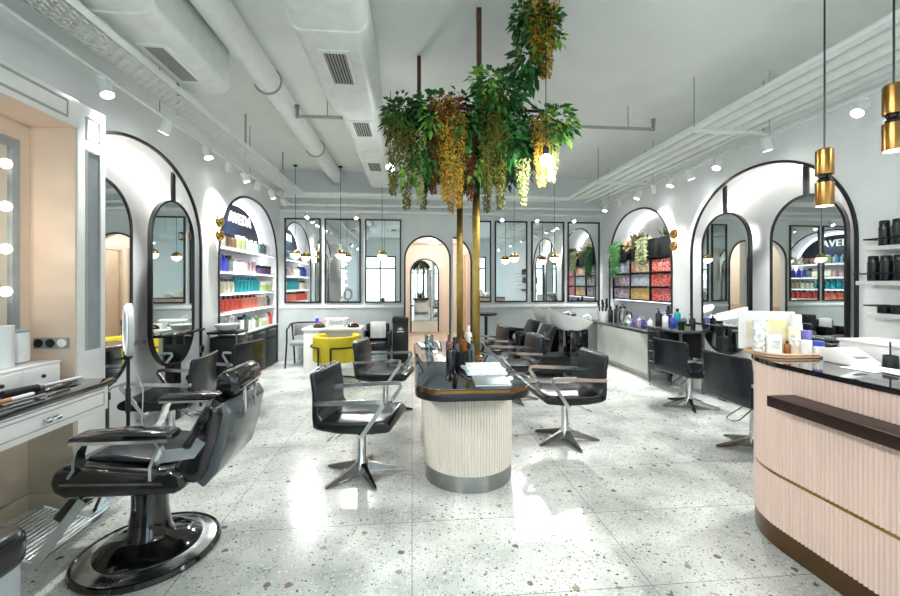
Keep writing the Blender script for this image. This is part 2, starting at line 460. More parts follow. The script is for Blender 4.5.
# front wall behind the camera: two shop windows and a glazed door
mb = MB()
OPEN = [(-2.2, -.75, .35, 2.75), (-.35, 1.05, 0, 2.75), (1.45, 3.5, .35, 2.75)]
xs = [XL-.5] + [q for o in OPEN for q in o[:2]] + [XR+.5]
for i in range(0, len(xs), 2): mb.box(xs[i], xs[i+1], YF-.2, YF, 0, ZC)
for x0, x1, z0, z1 in OPEN:
    mb.box(x0, x1, YF-.2, YF, z1, ZC)
    if z0: mb.box(x0, x1, YF-.2, YF, 0, z0)
struct(mb, 'wall_front', 'wall', smooth=False)
for nm, (x0, x1, z0, z1) in zip(('window_1', 'door_1', 'window_2'), OPEN):
    mb = MB(); w = .06
    mb.box(x0, x0+w, YF-.12, YF-.04, z0, z1); mb.box(x1-w, x1, YF-.12, YF-.04, z0, z1)
    mb.box(x0, x1, YF-.12, YF-.04, z1-w, z1); mb.box(x0, x1, YF-.12, YF-.04, z0, z0+w)
    mb.box(x0, x1, YF-.11, YF-.05, 2.15, 2.21)
    if x1-x0 > 1.3: mb.box((x0+x1)/2-.03, (x0+x1)/2+.03, YF-.11, YF-.05, z0, z1)
    fr = mb.build(nm, 'black'); fr['kind'] = 'structure'
    mb = MB(); mb.box(x0+.02, x1-.02, YF-.085, YF-.075, z0+.02, z1-.02); g = mb.build('glass_pane', 'glass', fr)

# corridor seen through the two doorways
mb = MB(); mb.box(-.5, 2.0, YB+.12, 12.2, -.12, 0); struct(mb, 'floor_corridor', 'beigefloor')
mb = MB(); mb.box(-.5, 2.0, YB+.14, 12.2, 2.6, 2.7); struct(mb, 'ceiling_corridor', 'corridor')
mb = MB(); mb.box(-.35, -.25, YB+.14, 12.1, 0, 2.6); struct(mb, 'wall_corridor_left', 'corridor')
mb = MB(); mb.box(1.45, 1.55, YB+.14, 12.1, 0, 2.6); struct(mb, 'wall_corridor_right', 'corridor')
mb = MB(); mb.box(-.35, 1.55, 12.05, 12.15, 0, 2.6); struct(mb, 'wall_corridor_end', 'corridor')
mb = MB(); mb.box(-.25, -.235, YB+.15, 12.05, 0, .95); struct(mb, 'trim_corridor_left', 'peachdark')
for i, y in enumerate((9.0, 10.1, 11.1)):
    mb = MB(); mb.box(1.38, 1.45, y, y+.08, 0, 2.2); mb.box(1.38, 1.45, y+.75, y+.83, 0, 2.2); mb.box(1.38, 1.45, y, y+.83, 2.2, 2.28)
    d = mb.build('door_%d' % (i+2), 'peachdark'); d['kind'] = 'structure'
    mb = MB(); mb.box(1.42, 1.445, y+.08, y+.75, .01, 2.2); mb.build('door_leaf', 'peachdark', d)
t = thing('arched_mirror', 'tall black framed arched mirror at the far end of the peach corridor', 'mirror', (.37, 12.04, .02))
o = arch(.37, .40, 1.80, .38, z0=.04)
mb = MB(); mb.prism(o, 12.03, 12.045, 'y'); mb.build('mirror_glass', 'mirror', t, smooth=False)
mb = MB(); mb.flat([(p[0], 12.03, p[1]) for p in o], .04, .04, up=(0, 1, 0)); mb.build('frame', 'black', t)
for i, (x, y) in enumerate(((.6, 9.2), (.6, 10.9))):
    t = thing('added_ceiling_light', 'added unseen round warm ceiling light in the corridor, %s one' % ('nearer' if i == 0 else 'farther'), 'ceiling light', (x, y, 2.54), 'added corridor ceiling lights')
    mb = MB(); mb.lathe([(.16, 0), (.17, .03), (.16, .06)], (x, y, 2.54)); mb.build('housing', 'white', t)
    mb = MB(); mb.lathe([(.001, -.012), (.10, -.01), (.14, 0)], (x, y, 2.54)); mb.build('diffuser', 'bulb', t)
    light('POINT', 'added_corridor_lamp', (x, y, 2.45), 24, t, (1, .97, .93), size=.12)  # added lamp with no visible source, brightens the corridor

# black trims round the arches
def trim(name, h, co, w=.045):
    mb = MB(); mb.flat([co(p) for p in h], w, .035, up=(1, 0, 0) if name != 'd' else (0, 1, 0)); return mb
for i, (h, X, s_) in enumerate(((A_LBIG, XL, 1), (A_LPROD, XL, 1), (A_RBIG, XR, -1), (A_RPROD, XR, -1))):
    mb = MB(); mb.flat([(X+s_*.005, p[0], p[1]) for p in h], .028, .022, up=(1, 0, 0)); struct(mb, 'trim_%d' % (i+1), 'black')
for i, h in enumerate((DOORA, DOORB)):
    hh = h if i == 0 else h[1:]
    mb = MB(); mb.flat([(p[0], YB-.005, p[1]) for p in hh], .03, .026, up=(0, 1, 0)); struct(mb, 'trim_%d' % (i+5), 'black')
# dado rail, wainscot and baseboards of the back wall
for i, (x0, x1) in enumerate(((XL, -.17), (1.19, XR))):
    mb = MB(); mb.box(x0, x1, YB-.03, YB, .985, 1.045, .008); struct(mb, 'trim_%d' % (i+7), 'wall')
    mb = MB(); mb.box(x0, x1, YB-.012, YB, .09, .985); struct(mb, 'trim_%d' % (i+9), 'wains')
    mb = MB(); mb.box(x0, x1, YB-.02, YB, 0, .09, .004); struct(mb, 'baseboard_back_%s' % ('left', 'right')[i], 'wains')
for nm, X, s_, segs in (('left', XL, 1, ((YF, 2.99), (5.11, 5.55))), ('right', XR, -1, ((YF, 3.2), (5.33, 5.74)))):
    mb = MB()
    for y0, y1 in segs: mb.box(min(X, X+s_*.015), max(X, X+s_*.015), y0, y1, 0, .08)
    struct(mb, 'baseboard_'+nm, 'white')
# LED coves inside the arches
for nm, X, s_, h, lab in (('left', XL, -1, A_LBIG, 'glowing LED strip under the arch of the left mirror alcove'), ('leftp', XL, -1, A_LPROD, 'glowing LED strip under the arch over the coloured bottles'),
                          ('right', XR, 1, A_RBIG, 'glowing LED strip under the arch of the right mirror alcove'), ('rightp', XR, 1, A_RPROD, 'glowing LED strip under the arch above the potted ferns')):
    c = (h[0][0]+h[-1][0])/2
    k, dep, wd = (.945, (.25 if s_ < 0 else ND-.02), .06) if nm.endswith('p') else (.965, .27, .02)
    pts = [(X+s_*dep, c+(p[0]-c)*k, p[1]-(.07 if wd > .03 else .03)) for p in h if p[1] > 1.76]
    mb = MB(); mb.flat(pts, wd, .02, up=(1, 0, 0)); solo(mb, 'led_strip', 'ledarch' if nm.endswith('p') else 'led', lab, 'light strip')
# ------------------------------------------------------------------ back wall mirrors and globe pendants
BM = [(-2.40, -1.73), (-1.66, -.98), (-.90, -.21), (1.22, 1.56), (1.63, 2.29), (2.37, 3.05), (3.12, 3.79)]
BML = ['tall black framed wall mirror at the left end, above the grey fabric chair',
       'second tall wall mirror from the left, above the white manicure desk',
       'third tall wall mirror from the left, above the black towel seat',
       'narrow wall mirror just right of the doorway, half behind the brass posts',
       'tall wall mirror right of the narrow one, above the black pedestal table',
       'tall wall mirror above the white wash basins, second from the right',
       'tall black framed wall mirror at the right end of the back wall']
for (x0, x1), lab in zip(BM, BML):
    z0, z1 = 1.09, 2.70
    t = thing('wall_mirror', lab, 'mirror', ((x0+x1)/2, YB-.002, z0), 'tall mirrors on the back wall')
    mb = MB(); w = .028
    mb.box(x0, x0+w, YB-.03, YB-.001, z0, z1); mb.box(x1-w, x1, YB-.03, YB-.001, z0, z1)
    mb.box(x0+w, x1-w, YB-.03, YB-.001, z0, z0+w); mb.box(x0+w, x1-w, YB-.03, YB-.001, z1-w, z1)
    mb.build('frame', 'black', t)
    mb = MB(); mb.box(x0+w, x1-w, YB-.016, YB-.002, z0+w, z1-w); mb.build('mirror_glass', 'mirror', t, smooth=False)
def globe_pendant(x, y, z, lab):
    t = thing('globe_pendant', lab, 'pendant lamp', (x, y, ZC), 'globe pendants before the back wall mirrors')
    mb = MB(); mb.lathe([(.04, -.02), (.04, -.001)], (x, y, ZC), n=16); mb.build('ceiling_rose', 'black', t)
    mb = MB(); mb.cyl((x, y, ZC-.01), (x, y, z+.085), .004, n=6); mb.build('cord', 'black', t)
    pr = [(.088*math.cos(a), .088*math.sin(a)) for a in [i*PI/2/8 for i in range(9)]]
    mb = MB(); mb.lathe([(r+.001, h) for r, h in pr[:-1]]+[(.001, .09)], (x, y, z), n=20); mb.build('gold_cap', 'gold', t)
    mb = MB(); mb.lathe([(max(r, .001), -h) for r, h in pr[::-1]], (x, y, z), n=20); mb.build('glass_globe', 'globe', t)
for x, z, lab in ((-2.1, 1.99, 'gold and white globe pendant before the leftmost back mirror'), (-1.3, 1.99, 'gold and white globe pendant before the second back mirror from the left'),
                  (-.55, 1.98, 'gold and white globe pendant before the mirror left of the doorway'), (1.93, 1.95, 'gold and white globe pendant before the mirror above the pedestal table'),
                  (2.72, 1.95, 'gold and white globe pendant before the mirror above the wash basins')):
    globe_pendant(x, 7.62, z, lab)

# ------------------------------------------------------------------ arched alcove mirrors (hung from a bar, with a ledge)
def alcove_mirror(X, s_, yc, lab, zt=2.33, zb=.58, hw=.385):
    """s_: direction into the room along x"""
    t = thing('hanging_mirror', lab, 'mirror', (X, yc, zb), None)
    n = 20; r = hw; pts = []
    for i in range(n+1):
        a = PI*i/n; pts.append((yc-r*math.cos(a), zt-r*1.02+r*1.02*math.sin(a)))
    for i in range(n+1):
        a = PI*i/n; pts.append((yc+r*math.cos(a), zb+r*1.02-r*1.02*math.sin(a)))
    xa, xb = sorted((X-s_*.012, X+s_*.012))
    mb = MB(); mb.prism(pts, xa, xb, 'x'); mb.build('mirror_glass', 'mirror', t, smooth=False)
    mb = MB(); mb.flat([(X, p[0], p[1]) for p in pts], .022, .04, up=(1, 0, 0), closed=True); mb.build('frame', 'black', t)
    mb = MB(); mb.box(X-.012, X+.012, yc-.025, yc+.025, zt-.01, 2.70); mb.build('hanger_bar', 'black', t)
    xa, xb = sorted((X+s_*.0, X+s_*.15))
    mb = MB(); mb.box(xa, xb, yc-.37, yc+.37, .915, .94, .004); mb.build('ledge', 'blackgloss', t)
    mb = MB(); mb.box(xa+.04, xb-.04, yc-.02, yc+.02, .80, .915, .004); mb.box(X-.05, X+.05, yc-.06, yc+.06, .0, .60, .004); mb.build('support', 'black', t)
    return t
alcove_mirror(XL-.05, 1, 4.64, 'arched hanging mirror in the left alcove, the farther one, nearest the bottle shelves')
alcove_mirror(XL-.05, 1, 3.58, 'arched hanging mirror in the left alcove, half hidden by the white column')
alcove_mirror(XR+.05, -1, 4.78, 'arched hanging mirror in the right alcove, the farther narrow one')
alcove_mirror(XR+.05, -1, 3.72, 'arched hanging mirror in the right alcove, the nearer, above the reception products')

# wall sconces: two gold half globes on a white round plate
def sconce(X, s_, y, z, lab):
    t = thing('wall_sconce', lab, 'wall lamp', (X, y, z), 'gold wall sconces')
    mb = MB(); mb.lathe([(.09, 0), (.09, .012), (.075, .018)], (0, 0, 0), n=24, mtx=Matrix.Translation((X, y, z)) @ Matrix.Rotation(s_*PI/2, 4, 'Y')); mb.build('backplate', 'white', t)
    for dz in (.085, -.085):
        mt_ = Matrix.Translation((X+s_*.10, y, z+dz)) @ Matrix.Rotation(s_*PI/2, 4, 'Y')
        pr = [(.07*math.cos(a), .07*math.sin(a)) for a in [i*PI/2/7 for i in range(8)]]
        mb = MB(); mb.lathe([(max(r, .001), h) for r, h in pr], (0, 0, 0), n=20, mtx=mt_)
        mb.cyl((X+s_*.01, y, z+dz*.8), (X+s_*.10, y, z+dz), .012, n=8); mb.build('gold_shade', 'gold', t)
        mb = MB(); mb.lathe([(max(r*.93, .001), -h*.9) for r, h in pr[::-1]], (0, 0, 0), n=20, mtx=mt_); mb.build('glass_globe', 'globe', t)
sconce(XL, 1, 5.33, 2.14, 'gold double sconce on the left wall beside the bottle shelves')
sconce(XR, -1, 5.54, 2.08, 'gold double sconce on the right wall beside the potted ferns')

# ------------------------------------------------------------------ bottle shelves, left alcove
bx = XL-ND
SH = [1.97, 1.63, 1.33, 1.065]
SN = ['top', 'second', 'third', 'fourth']
for z, n_ in zip(SH, SN):
    t = thing('display_shelf', 'white lit shelf in the left alcove, %s from the top' % ('first' if n_ == 'top' else n_), 'shelf', (bx+.17, 6.71, z-.03))
    mb = MB(); mb.box(bx+.005, XL-.03, 5.57, 7.85, z-.03, z-.004, .003); mb.build('board', 'white', t)
    mb = MB(); mb.box(XL-.05, XL-.042, 5.6, 7.82, z-.036, z-.030); mb.build('light_strip', 'ledsoft', t)
# sign panel
t = thing('shop_sign', 'dark navy arched sign panel with glowing white letters above the bottles', 'sign', (bx+.01, 6.71, 2.0))
sp = [(6.71+(p[0]-6.71)*.90, p[1]-.11) for p in A_LPROD if p[1] > 2.13]
sp = [(sp[0][0], 2.0)] + sp + [(sp[-1][0], 2.0)]
mb = MB(); mb.prism(sp, XL-.26, XL-.235, 'x'); mb.build('panel', 'navy', t, smooth=False)
lt = text_obj('lettering', 'AVEDA', .24, .012, 'signglow', t, (XL-.225, 6.80, 2.465), (R(90), 0, R(90)), bold=.0)
lt.scale = (.84/(max(v.co.x for v in lt.data.vertices)-min(v.co.x for v in lt.data.vertices)), 1, 1)
# bottles
def bottle(kind, w, d, h, mcol, mcap, base=(0, 0, 0)):
    """returns an Empty holding body and cap; kinds: round, square, tube, jar, pump"""
    mb = MB()
    if kind == 'round':
        r = w/2; mb.lathe([(r*.92, 0), (r, .01), (r, h*.70), (r*.8, h*.78), (r*.38, h*.82), (r*.38, h*.86)], n=14)
        c = MB(); c.lathe([(r*.45, h*.84), (r*.45, h*.99), (r*.3, h)], n=12)
    elif kind == 'square':
        mb.box(-d/2, d/2, -w/2, w/2, 0, h*.8, w*.12); c = MB(); c.lathe([(w*.28, h*.79), (w*.28, h*.99), (w*.2, h)], n=12)
    elif kind == 'tube':
        mb.prism([(-w*.5, h), (w*.5, h), (w*.40, h*.16), (-w*.40, h*.16)], -d*.3, d*.3, 'x', bev=w*.08)
        c = MB(); c.lathe([(w*.36, 0), (w*.36, h*.17)], n=12)
    elif kind == 'can':
        r = w/2; mb.lathe([(r*.95, 0), (r, .006), (r, h*.74), (r*.9, h*.76)], n=16); c = MB(); c.lathe([(r*.88, h*.755), (r*.88, h*.97), (r*.8, h)], n=16)
    elif kind == 'jar':
        r = w/2; mb.lathe([(r*.95, 0), (r, .01), (r, h*.68)], n=16); c = MB(); c.lathe([(r*1.03, h*.66), (r*1.03, h*.97), (r*.95, h)], n=16)
    else:
        r = w/2; mb.lathe([(r*.94, 0), (r, .01), (r, h*.66), (r*.85, h*.72), (r*.3, h*.75), (r*.3, h*.80)], n=14)
        c = MB(); c.lathe([(r*.34, h*.78), (r*.34, h*.86), (r*.12, h*.87), (r*.12, h*.95), (r*.4, h*.96), (r*.4, h)], n=10); c.box(-.004, r*1.3, -.006, .006, h*.955, h*.985)
    return mb, c
PROTO = {}
def put_bottle(nm, kind, w, d, h, mcol, mcap, loc, rz, lab, cat, group, capname='cap'):
    key = (nm, kind, w, d, h, mcol, mcap)
    if key in PROTO: return dup(PROTO[key], loc, rz, lab, group)
    t = thing(nm, lab, cat, (0, 0, 0), group)
    mb, c = bottle(kind, w, d, h, mcol, mcap)
    mb.build('body', mcol, t); c.build(capname, mcap, t)
    t.location = loc; t.rotation_euler = (0, 0, rz); PROTO[key] = t
    return t
CN = dict(b_red='red', b_coral='coral', b_teal='teal', b_lime='lime green', b_blue='deep blue', b_cream='cream', b_beige='beige', b_white='white', b_purple='plum', b_olive='olive green', b_slate='slate grey', b_brown='brown', b_pinkp='pale pink', b_violet='violet', b_amber='amber', b_sky='sky blue', b_ink='black', b_yellowp='pale yellow')
def row(X, rz, items, y0, y1, z, where, group, nm='product_bottle'):
    """items: list of (kind,w,d,h,body,cap) from left to right of the photo"""
    n = len(items); cnt = {}; tot = {}
    for it in items: tot[it[4]] = tot.get(it[4], 0)+1
    for i, it in enumerate(items):
        kind, w, d, h, b_, c_ = it
        y = y0+(y1-y0)*(i+.5)/n
        k = cnt.get(b_, 0); cnt[b_] = k+1
        cn = CN[b_]
        if tot[b_] == 1: lab = 'only %s bottle on %s' % (cn, where)
        else: lab = '%s of the %s bottles on %s' % (nth(k, tot[b_]), cn, where)
        put_bottle(nm, kind, w, d, h, b_, c_, (X, y, z), rz, lab, 'bottle', group)
px = XL-.13
r1 = [('square', .18, .09, .205, 'b_cream', 'b_white')]*2+[('square', .16, .09, .195, 'b_brown', 'b_ink')]*2+[('square', .17, .09, .215, 'b_olive', 'b_white')]*2+[('round', .11, .09, .2, 'b_sky', 'b_white')]*3+[('round', .1, .09, .21, 'b_slate', 'b_white')]*2+[('round', .1, .09, .19, 'b_white', 'b_white')]
row(px, 0, r1, 5.62, 7.8, SH[0], 'the top shelf below the sign', 'bottles on the top lit shelf')
r2 = [('round', .105, .1, .23, 'b_blue', 'b_blue')]*3+[('square', .15, .09, .23, 'b_slate', 'b_ink')]+[('square', .16, .09, .19, 'b_cream', 'b_white')]*3+[('tube', .11, .07, .19, 'b_pinkp', 'b_pinkp')]*3+[('jar', .13, .1, .14, 'b_purple', 'b_ink')]*4
row(px, 0, r2, 5.6, 7.8, SH[1], 'the second lit shelf from the top', 'bottles on the second lit shelf')
r3 = [('round', .1, .1, .2, 'b_beige', 'b_ink')]*2+[('round', .1, .1, .19, 'b_cream', 'b_brown')]*3+[('round', .125, .1, .23, 'b_teal', 'b_teal')]*7+[('jar', .14, .1, .17, 'b_lime', 'b_white')]*4
row(px, 0, r3, 5.6, 7.8, SH[2], 'the third lit shelf from the top', 'bottles on the third lit shelf')
r4 = [('pump', .135, .1, .225, 'b_red', 'b_ink')]*6+[('pump', .14, .1, .225, 'b_coral', 'b_ink')]*4+[('square', .13, .08, .2, 'b_beige', 'b_white')]*3+[('round', .1, .08, .17, 'b_slate', 'b_ink')]*1
row(px, 0, r4, 5.6, 7.8, SH[3], 'the lowest lit shelf', 'pump bottles on the lowest lit shelf')

# black drawer cabinet under the shelves
t = thing('drawer_cabinet', 'long low black drawer cabinet below the lit bottle shelves', 'cabinet', (XL-.12, 6.71, 0))
mb = MB(); mb.box(bx+.02, XL-.012, 5.58, 7.84, .0, .70, .004); mb.build('body', 'black', t)
mb = MB(); mb.box(bx+.02, XL+.02, 5.57, 7.85, .70, .725, .004); mb.build('worktop', 'lgrey', t)
for i in range(4):
    y0 = 5.61+i*.555
    d = MB().box(XL-.012, XL+.012, y0, y0+.535, .50, .68, .004).build('drawer', 'rubber', t)
    MB().box(XL+.012, XL+.026, y0+.08, y0+.455, .635, .655, .003).build('handle', 'dsteel', d)
    MB().box(XL-.012, XL+.010, y0, y0+.535, .05, .485, .004).build('door', 'rubber', t)
# cartons and bottles on its worktop
cz = .725
its = [('round', .07, .07, .24, 'b_amber', 'b_yellowp'), ('round', .08, .07, .2, 'b_red', 'b_white'), ('pump', .09, .07, .24, 'b_sky', 'b_white'), ('square', .13, .07, .22, 'b_white', 'b_white'), ('jar', .1, .07, .13, 'b_brown', 'b_ink'),
       ('square', .14, .08, .23, 'b_white', 'b_ink'), ('round', .11, .07, .25, 'b_slate', 'b_ink'), ('square', .13, .08, .2, 'b_cream', 'b_teal'), ('square', .13, .08, .18, 'b_white', 'b_white'), ('round', .1, .07, .2, 'b_olive', 'b_white'), ('square', .14, .08, .19, 'b_white', 'b_lime'), ('jar', .12, .08, .14, 'b_lime', 'b_white'), ('square', .13, .08, .2, 'b_cream', 'b_white'), ('round', .12, .07, .22, 'b_red', 'b_red')]
row(XL-.10, 0, its, 5.62, 7.8, cz, 'the black drawer cabinet', 'bottles standing on the black cabinet')

# black styling trolley with white bowl between the alcoves
t = thing('styling_trolley', 'tall black trolley between the left alcoves carrying a white bowl', 'trolley', (-2.28, 5.33, 0))
mb = MB(); mb.box(-2.46, -2.1, 5.16, 5.5, .84, .87, .006); mb.build('top', 'black', t)
mb = MB(); mb.box(-2.44, -2.12, 5.18, 5.48, .12, .80, .01); mb.build('body', 'rubber', t)
for i in range(4):
    d = MB().box(-2.12, -2.105, 5.2, 5.46, .15+i*.16, .29+i*.16, .006).build('drawer', 'black', t)
    MB().box(-2.105, -2.09, 5.27, 5.39, .255+i*.16, .27+i*.16, .003).build('handle', 'dsteel', d)
for x in (-2.44, -2.12):
    for y in (5.18, 5.48): MB().cyl((x, y, .05), (x, y, .85), .012, n=8).build('post', 'steel', t)
for x in (-2.42, -2.14):
    for y in (5.2, 5.46): MB().lathe([(.001, -.025), (.025, -.01), (.025, .01), (.001, .025)], (0, 0, 0), n=12, mtx=Matrix.Translation((x, y, .028)) @ Matrix.Rotation(PI/2, 4, 'X')).build('caster', 'rubber', t)
mb = MB(); mb.lathe([(.06, 0), (.11, .02), (.14, .075), (.145, .085), (.135, .085), (.105, .03), (.001, .012)], (-2.28, 5.3, .87), n=28)
solo(mb, 'mixing_bowl', 'ceramic', 'white mixing bowl on the black trolley below the gold sconce', 'bowl')
mb = MB(); pts = [(-2.30, 5.44, .87), (-2.30, 5.44, 1.02), (-2.27, 5.40, 1.06), (-2.22, 5.34, 1.03)]; mb.tube(pts, .012, n=8); mb.lathe([(.05, 0), (.05, .01), (.02, .02)], (-2.3, 5.44, .87), n=16)
solo(mb, 'tap', 'chrome', 'bent chrome tap beside the white bowl on the trolley', 'tap')

# ------------------------------------------------------------------ right alcove: colour cartons and potted plants
fx = XR+.05
t = thing('carton_rack', 'black open rack of printed cartons in the right alcove', 'shelf unit', (fx+.13, 6.73, 1.17))
cols_ = [(5.80, 6.41), (6.43, 7.04), (7.06, 7.65)]
rows_ = [1.185, 1.42, 1.655]
mb = MB(); mb.box(fx, XR+ND-.005, 5.77, 7.66, 1.16, 1.18); mb.build('bottom_board', 'black', t)
MB().box(fx+.05, fx+.07, 5.8, 7.64, 1.150, 1.158).build('light_strip', 'ledsoft', t)  # added glowing strip that brightens the splashback under the rack
for z in (1.40, 1.635, 1.875): MB().box(fx, XR+ND-.005, 5.77, 7.66, z, z+.014).build('shelf', 'black', t)
for y in (5.77, 6.41, 7.03, 7.648): MB().box(fx, XR+ND-.005, y, y+.014, 1.18, 1.875).build('upright', 'black', t)
CM = {(0, 2): 'box_redw', (0, 1): 'box_red', (0, 0): 'box_red', (1, 2): 'box_cream', (1, 1): 'box_grey', (1, 0): 'box_gold', (2, 2): 'box_grey', (2, 1): 'box_mauve', (2, 0): 'box_mauve'}
CNm = {'box_redw': 'red and white', 'box_red': 'red', 'box_cream': 'cream and orange', 'box_grey': 'grey', 'box_gold': 'golden', 'box_mauve': 'mauve'}
for ci, (y0, y1) in enumerate(cols_):
    for ri in range(3):
        m_ = CM[(ci, ri)]; n = 7; w = (y1-y0-.02)/n
        for k in range(n):
            y = y1-.01-(k+.5)*w       # left to right in the photo = far to near
            h = .19+.012*rnd.random(); dx = .01*rnd.random()
            mb = MB(); mb.box(fx+.02+dx, fx+.17+dx, y-w*.46, y+w*.46, rows_[ri]+(0 if ri == 0 else -.005), rows_[ri]+h, .002, 1)
            lab = '%s of the %s cartons, %s row of the %s column' % (nth(k, n), CNm[m_], ('lowest', 'middle', 'top')[ri], ('right', 'middle', 'left')[ci])
            solo(mb, 'product_carton', m_, lab, 'carton', '%s cartons in the rack' % CNm[m_], smooth=False)
def pot_plant(y, kind, lab, m_, w=.26, py=None, pw=.2, n=60, trail=0):
    """dark planter box at y, its foliage rooted round py over a width pw"""
    z0 = 1.889; py = y if py is None else py
    t = thing('potted_plant', lab, 'plant', (fx+.14, y, z0))
    mb = MB(); mb.box(fx+.0, fx+.26, y-w/2, y+w/2, z0, z0+.30, .006); mb.box(fx-.004, fx+.264, y-w/2-.004, y+w/2+.004, z0+.28, z0+.305, .003); mb.build('planter_box', 'rubber', t)
    mb = MB()
    for i in range(n):
        p = Vector((fx+.02+.2*rnd.random(), py+(rnd.random()-.5)*pw, z0+.30))
        a = rnd.uniform(0, 2*PI)
        if kind in ('grass', 'heather'):
            d = Vector((math.cos(a)*.5-.15, math.sin(a)*.6, 1)); L_ = rnd.uniform(.12, .24)
            mb.leaf(p, d, L_, .12 if kind == 'grass' else .2, .1)
            for k in range(3 if kind == 'heather' else 0):
                mb.leaf(p+d.normalized()*L_*(k+1)/3, Vector((math.cos(a+k), math.sin(a+k), .4)), .05, .4, .2)
        if kind == 'grass' or (kind == 'heather' and i % 2): continue
        v = Vector((-.75-.2*rnd.random(), math.sin(a)*.35, .45)).normalized()*.05; q = Vector((fx+.02, p.y, p.z))
        for k in range(3+int(trail*rnd.uniform(.25, 1))):
            for _ in range(2): mb.leaf(q, v+Vector((rnd.uniform(-.06, .06), rnd.uniform(-.06, .06), rnd.uniform(-.02, .04))), .062, .22 if kind == 'fern' else .36, .15)
            q = q+v
            v = (v+Vector((0, 0, -.03))).normalized()*.05 if q.x > fx-.07 else Vector((0, v.y*.2, -.05))
    mb.build('foliage', m_, t)
pot_plant(7.30, 'fern', 'bright green trailing fern in a dark box at the left end of the rack', 'fernA', .30, 7.42, .28, 70, 13)
pot_plant(6.84, 'heather', 'brownish heather in a dark box above the golden cartons', 'fernB', .28, 6.95, .2, 60, 4)
pot_plant(6.40, 'trail', 'pale silvery trailing plant hanging over the rack, third from left', 'fernC', .26, 6.52, .2, 50, 11)
pot_plant(5.98, 'grass', 'dark spiky grass in a dark box beside the gold sconce', 'fernD', .30, 5.98, .24, 90)

# counter below, black drawer table, things on them
t = thing('side_counter', 'pale stone fronted counter with grey worktop along the right wall', 'counter', (3.84, 6.9, 0))
mb = MB(); mb.box(3.56, XR+.30, 5.86, 7.60, .08, .69, .004); mb.build('body', 'whitestone', t)
mb = MB(); mb.box(3.52, XR+.35, 5.82, 7.62, .69, .735, .004); mb.box(3.52, XR, 7.6, 7.97, .69, .735); mb.build('worktop', 'counterdark', t)
mb = MB(); mb.box(3.58, XR+.30, 5.88, 7.58, 0, .08); mb.build('plinth', 'porcelain', t)
t = thing('drawer_desk', 'black desk with open metal drawers at the near end of the counter', 'desk', (3.66, 5.42, 0))
mb = MB(); mb.box(3.46, XR-.01, 5.02, 5.80, .80, .83, .005); mb.build('top', 'counterdark', t)
mb = MB(); mb.box(3.50, XR-.02, 5.44, 5.78, .20, .80, .004); mb.build('drawer_case', 'black', t)
for i in range(4):
    d = MB().box(3.482, 3.50, 5.455, 5.765, .22+i*.145, .35+i*.145, .004).build('drawer', 'rubber', t)
    MB().box(3.468, 3.482, 5.5, 5.72, .325+i*.145, .338+i*.145, .002).build('handle', 'chrome', d)
for x, y in ((3.5, 5.05), (3.5, 5.77), (XR-.04, 5.05), (XR-.04, 5.77)): MB().box(x-.015, x+.015, y-.015, y+.015, 0, .80).build('leg', 'steel', t)
MB().box(XR-.05, XR-.03, 5.04, 5.44, .45, .80).build('back_panel', 'rubber', t)
cz = .735
def items_row(lst, where, group):
    """bottles placed one by one: (x,y,z,kind,w,h,body,cap)"""
    n = len(lst); tot = {}; cnt = {}
    for it in lst: tot[it[6]] = tot.get(it[6], 0)+1
    for it in lst:
        x, y, z, kind, w, h, b_, c_ = it
        k = cnt.get(b_, 0); cnt[b_] = k+1; cn = CN[b_]
        lab = ('only %s bottle on %s' % (cn, where)) if tot[b_] == 1 else '%s of the %s bottles on %s' % (nth(k, tot[b_]), cn, where)
        put_bottle('product_bottle', kind, w, w*.7, h, b_, c_, (x, y, z), PI, lab, 'bottle', group)
items_row([(3.68, 7.30, cz, 'round', .09, .30, 'b_ink', 'b_ink'), (3.72, 7.16, cz, 'round', .09, .33, 'b_ink', 'b_ink'), (3.80, 7.02, cz, 'round', .08, .27, 'b_ink', 'b_ink'),
           (3.72, 6.45, cz, 'pump', .08, .2, 'b_violet', 'b_blue'), (3.70, 6.365, cz, 'round', .07, .17, 'b_pinkp', 'b_white'), (3.72, 6.29, cz, 'pump', .07, .19, 'b_blue', 'b_white'),
           (3.72, 6.10, cz, 'round', .08, .18, 'b_white', 'b_white')], 'the stone fronted counter', 'bottles on the right counter')
t = thing('brush_pot', 'white pot full of black brushes at the far end of the counter', 'pot', (3.62, 7.55, cz))
mb = MB(); mb.lathe([(.075, 0), (.10, .2), (.09, .2), (.065, .02), (.001, .02)], (3.62, 7.5, cz), n=20); mb.build('pot', 'ceramic', t)
for i in range(6):
    a = i*1.05; mb = MB(); p = Vector((3.62+.04*math.cos(a), 7.5+.04*math.sin(a), cz+.04)); q = p+Vector((.05*math.cos(a), .05*math.sin(a), .3+.02*i)); mb.cyl(p, q, .012, n=8); mb.cyl(q-(q-p)*.25, q, .024, .02, n=8); mb.build('brush', 'rubber', t)
t = thing('coffee_flask', 'tall steel flask with handle on the right counter', 'flask', (3.66, 6.84, cz))
mb = MB(); mb.lathe([(.085, 0), (.09, .02), (.085, .24), (.06, .29)], (3.66, 6.84, cz), n=24); mb.build('body', 'steel', t)
MB().lathe([(.06, .29), (.06, .32), (.02, .335), (.02, .355)], (3.66, 6.84, cz), n=20).build('lid', 'rubber', t)
MB().tube([(3.6, 6.78, cz+.26), (3.55, 6.73, cz+.24), (3.55, 6.73, cz+.1), (3.6, 6.78, cz+.07)], .012, n=8).build('handle', 'rubber', t)
t = thing('kettle', 'squat steel kettle beside the tall flask on the counter', 'kettle', (3.66, 6.63, cz))
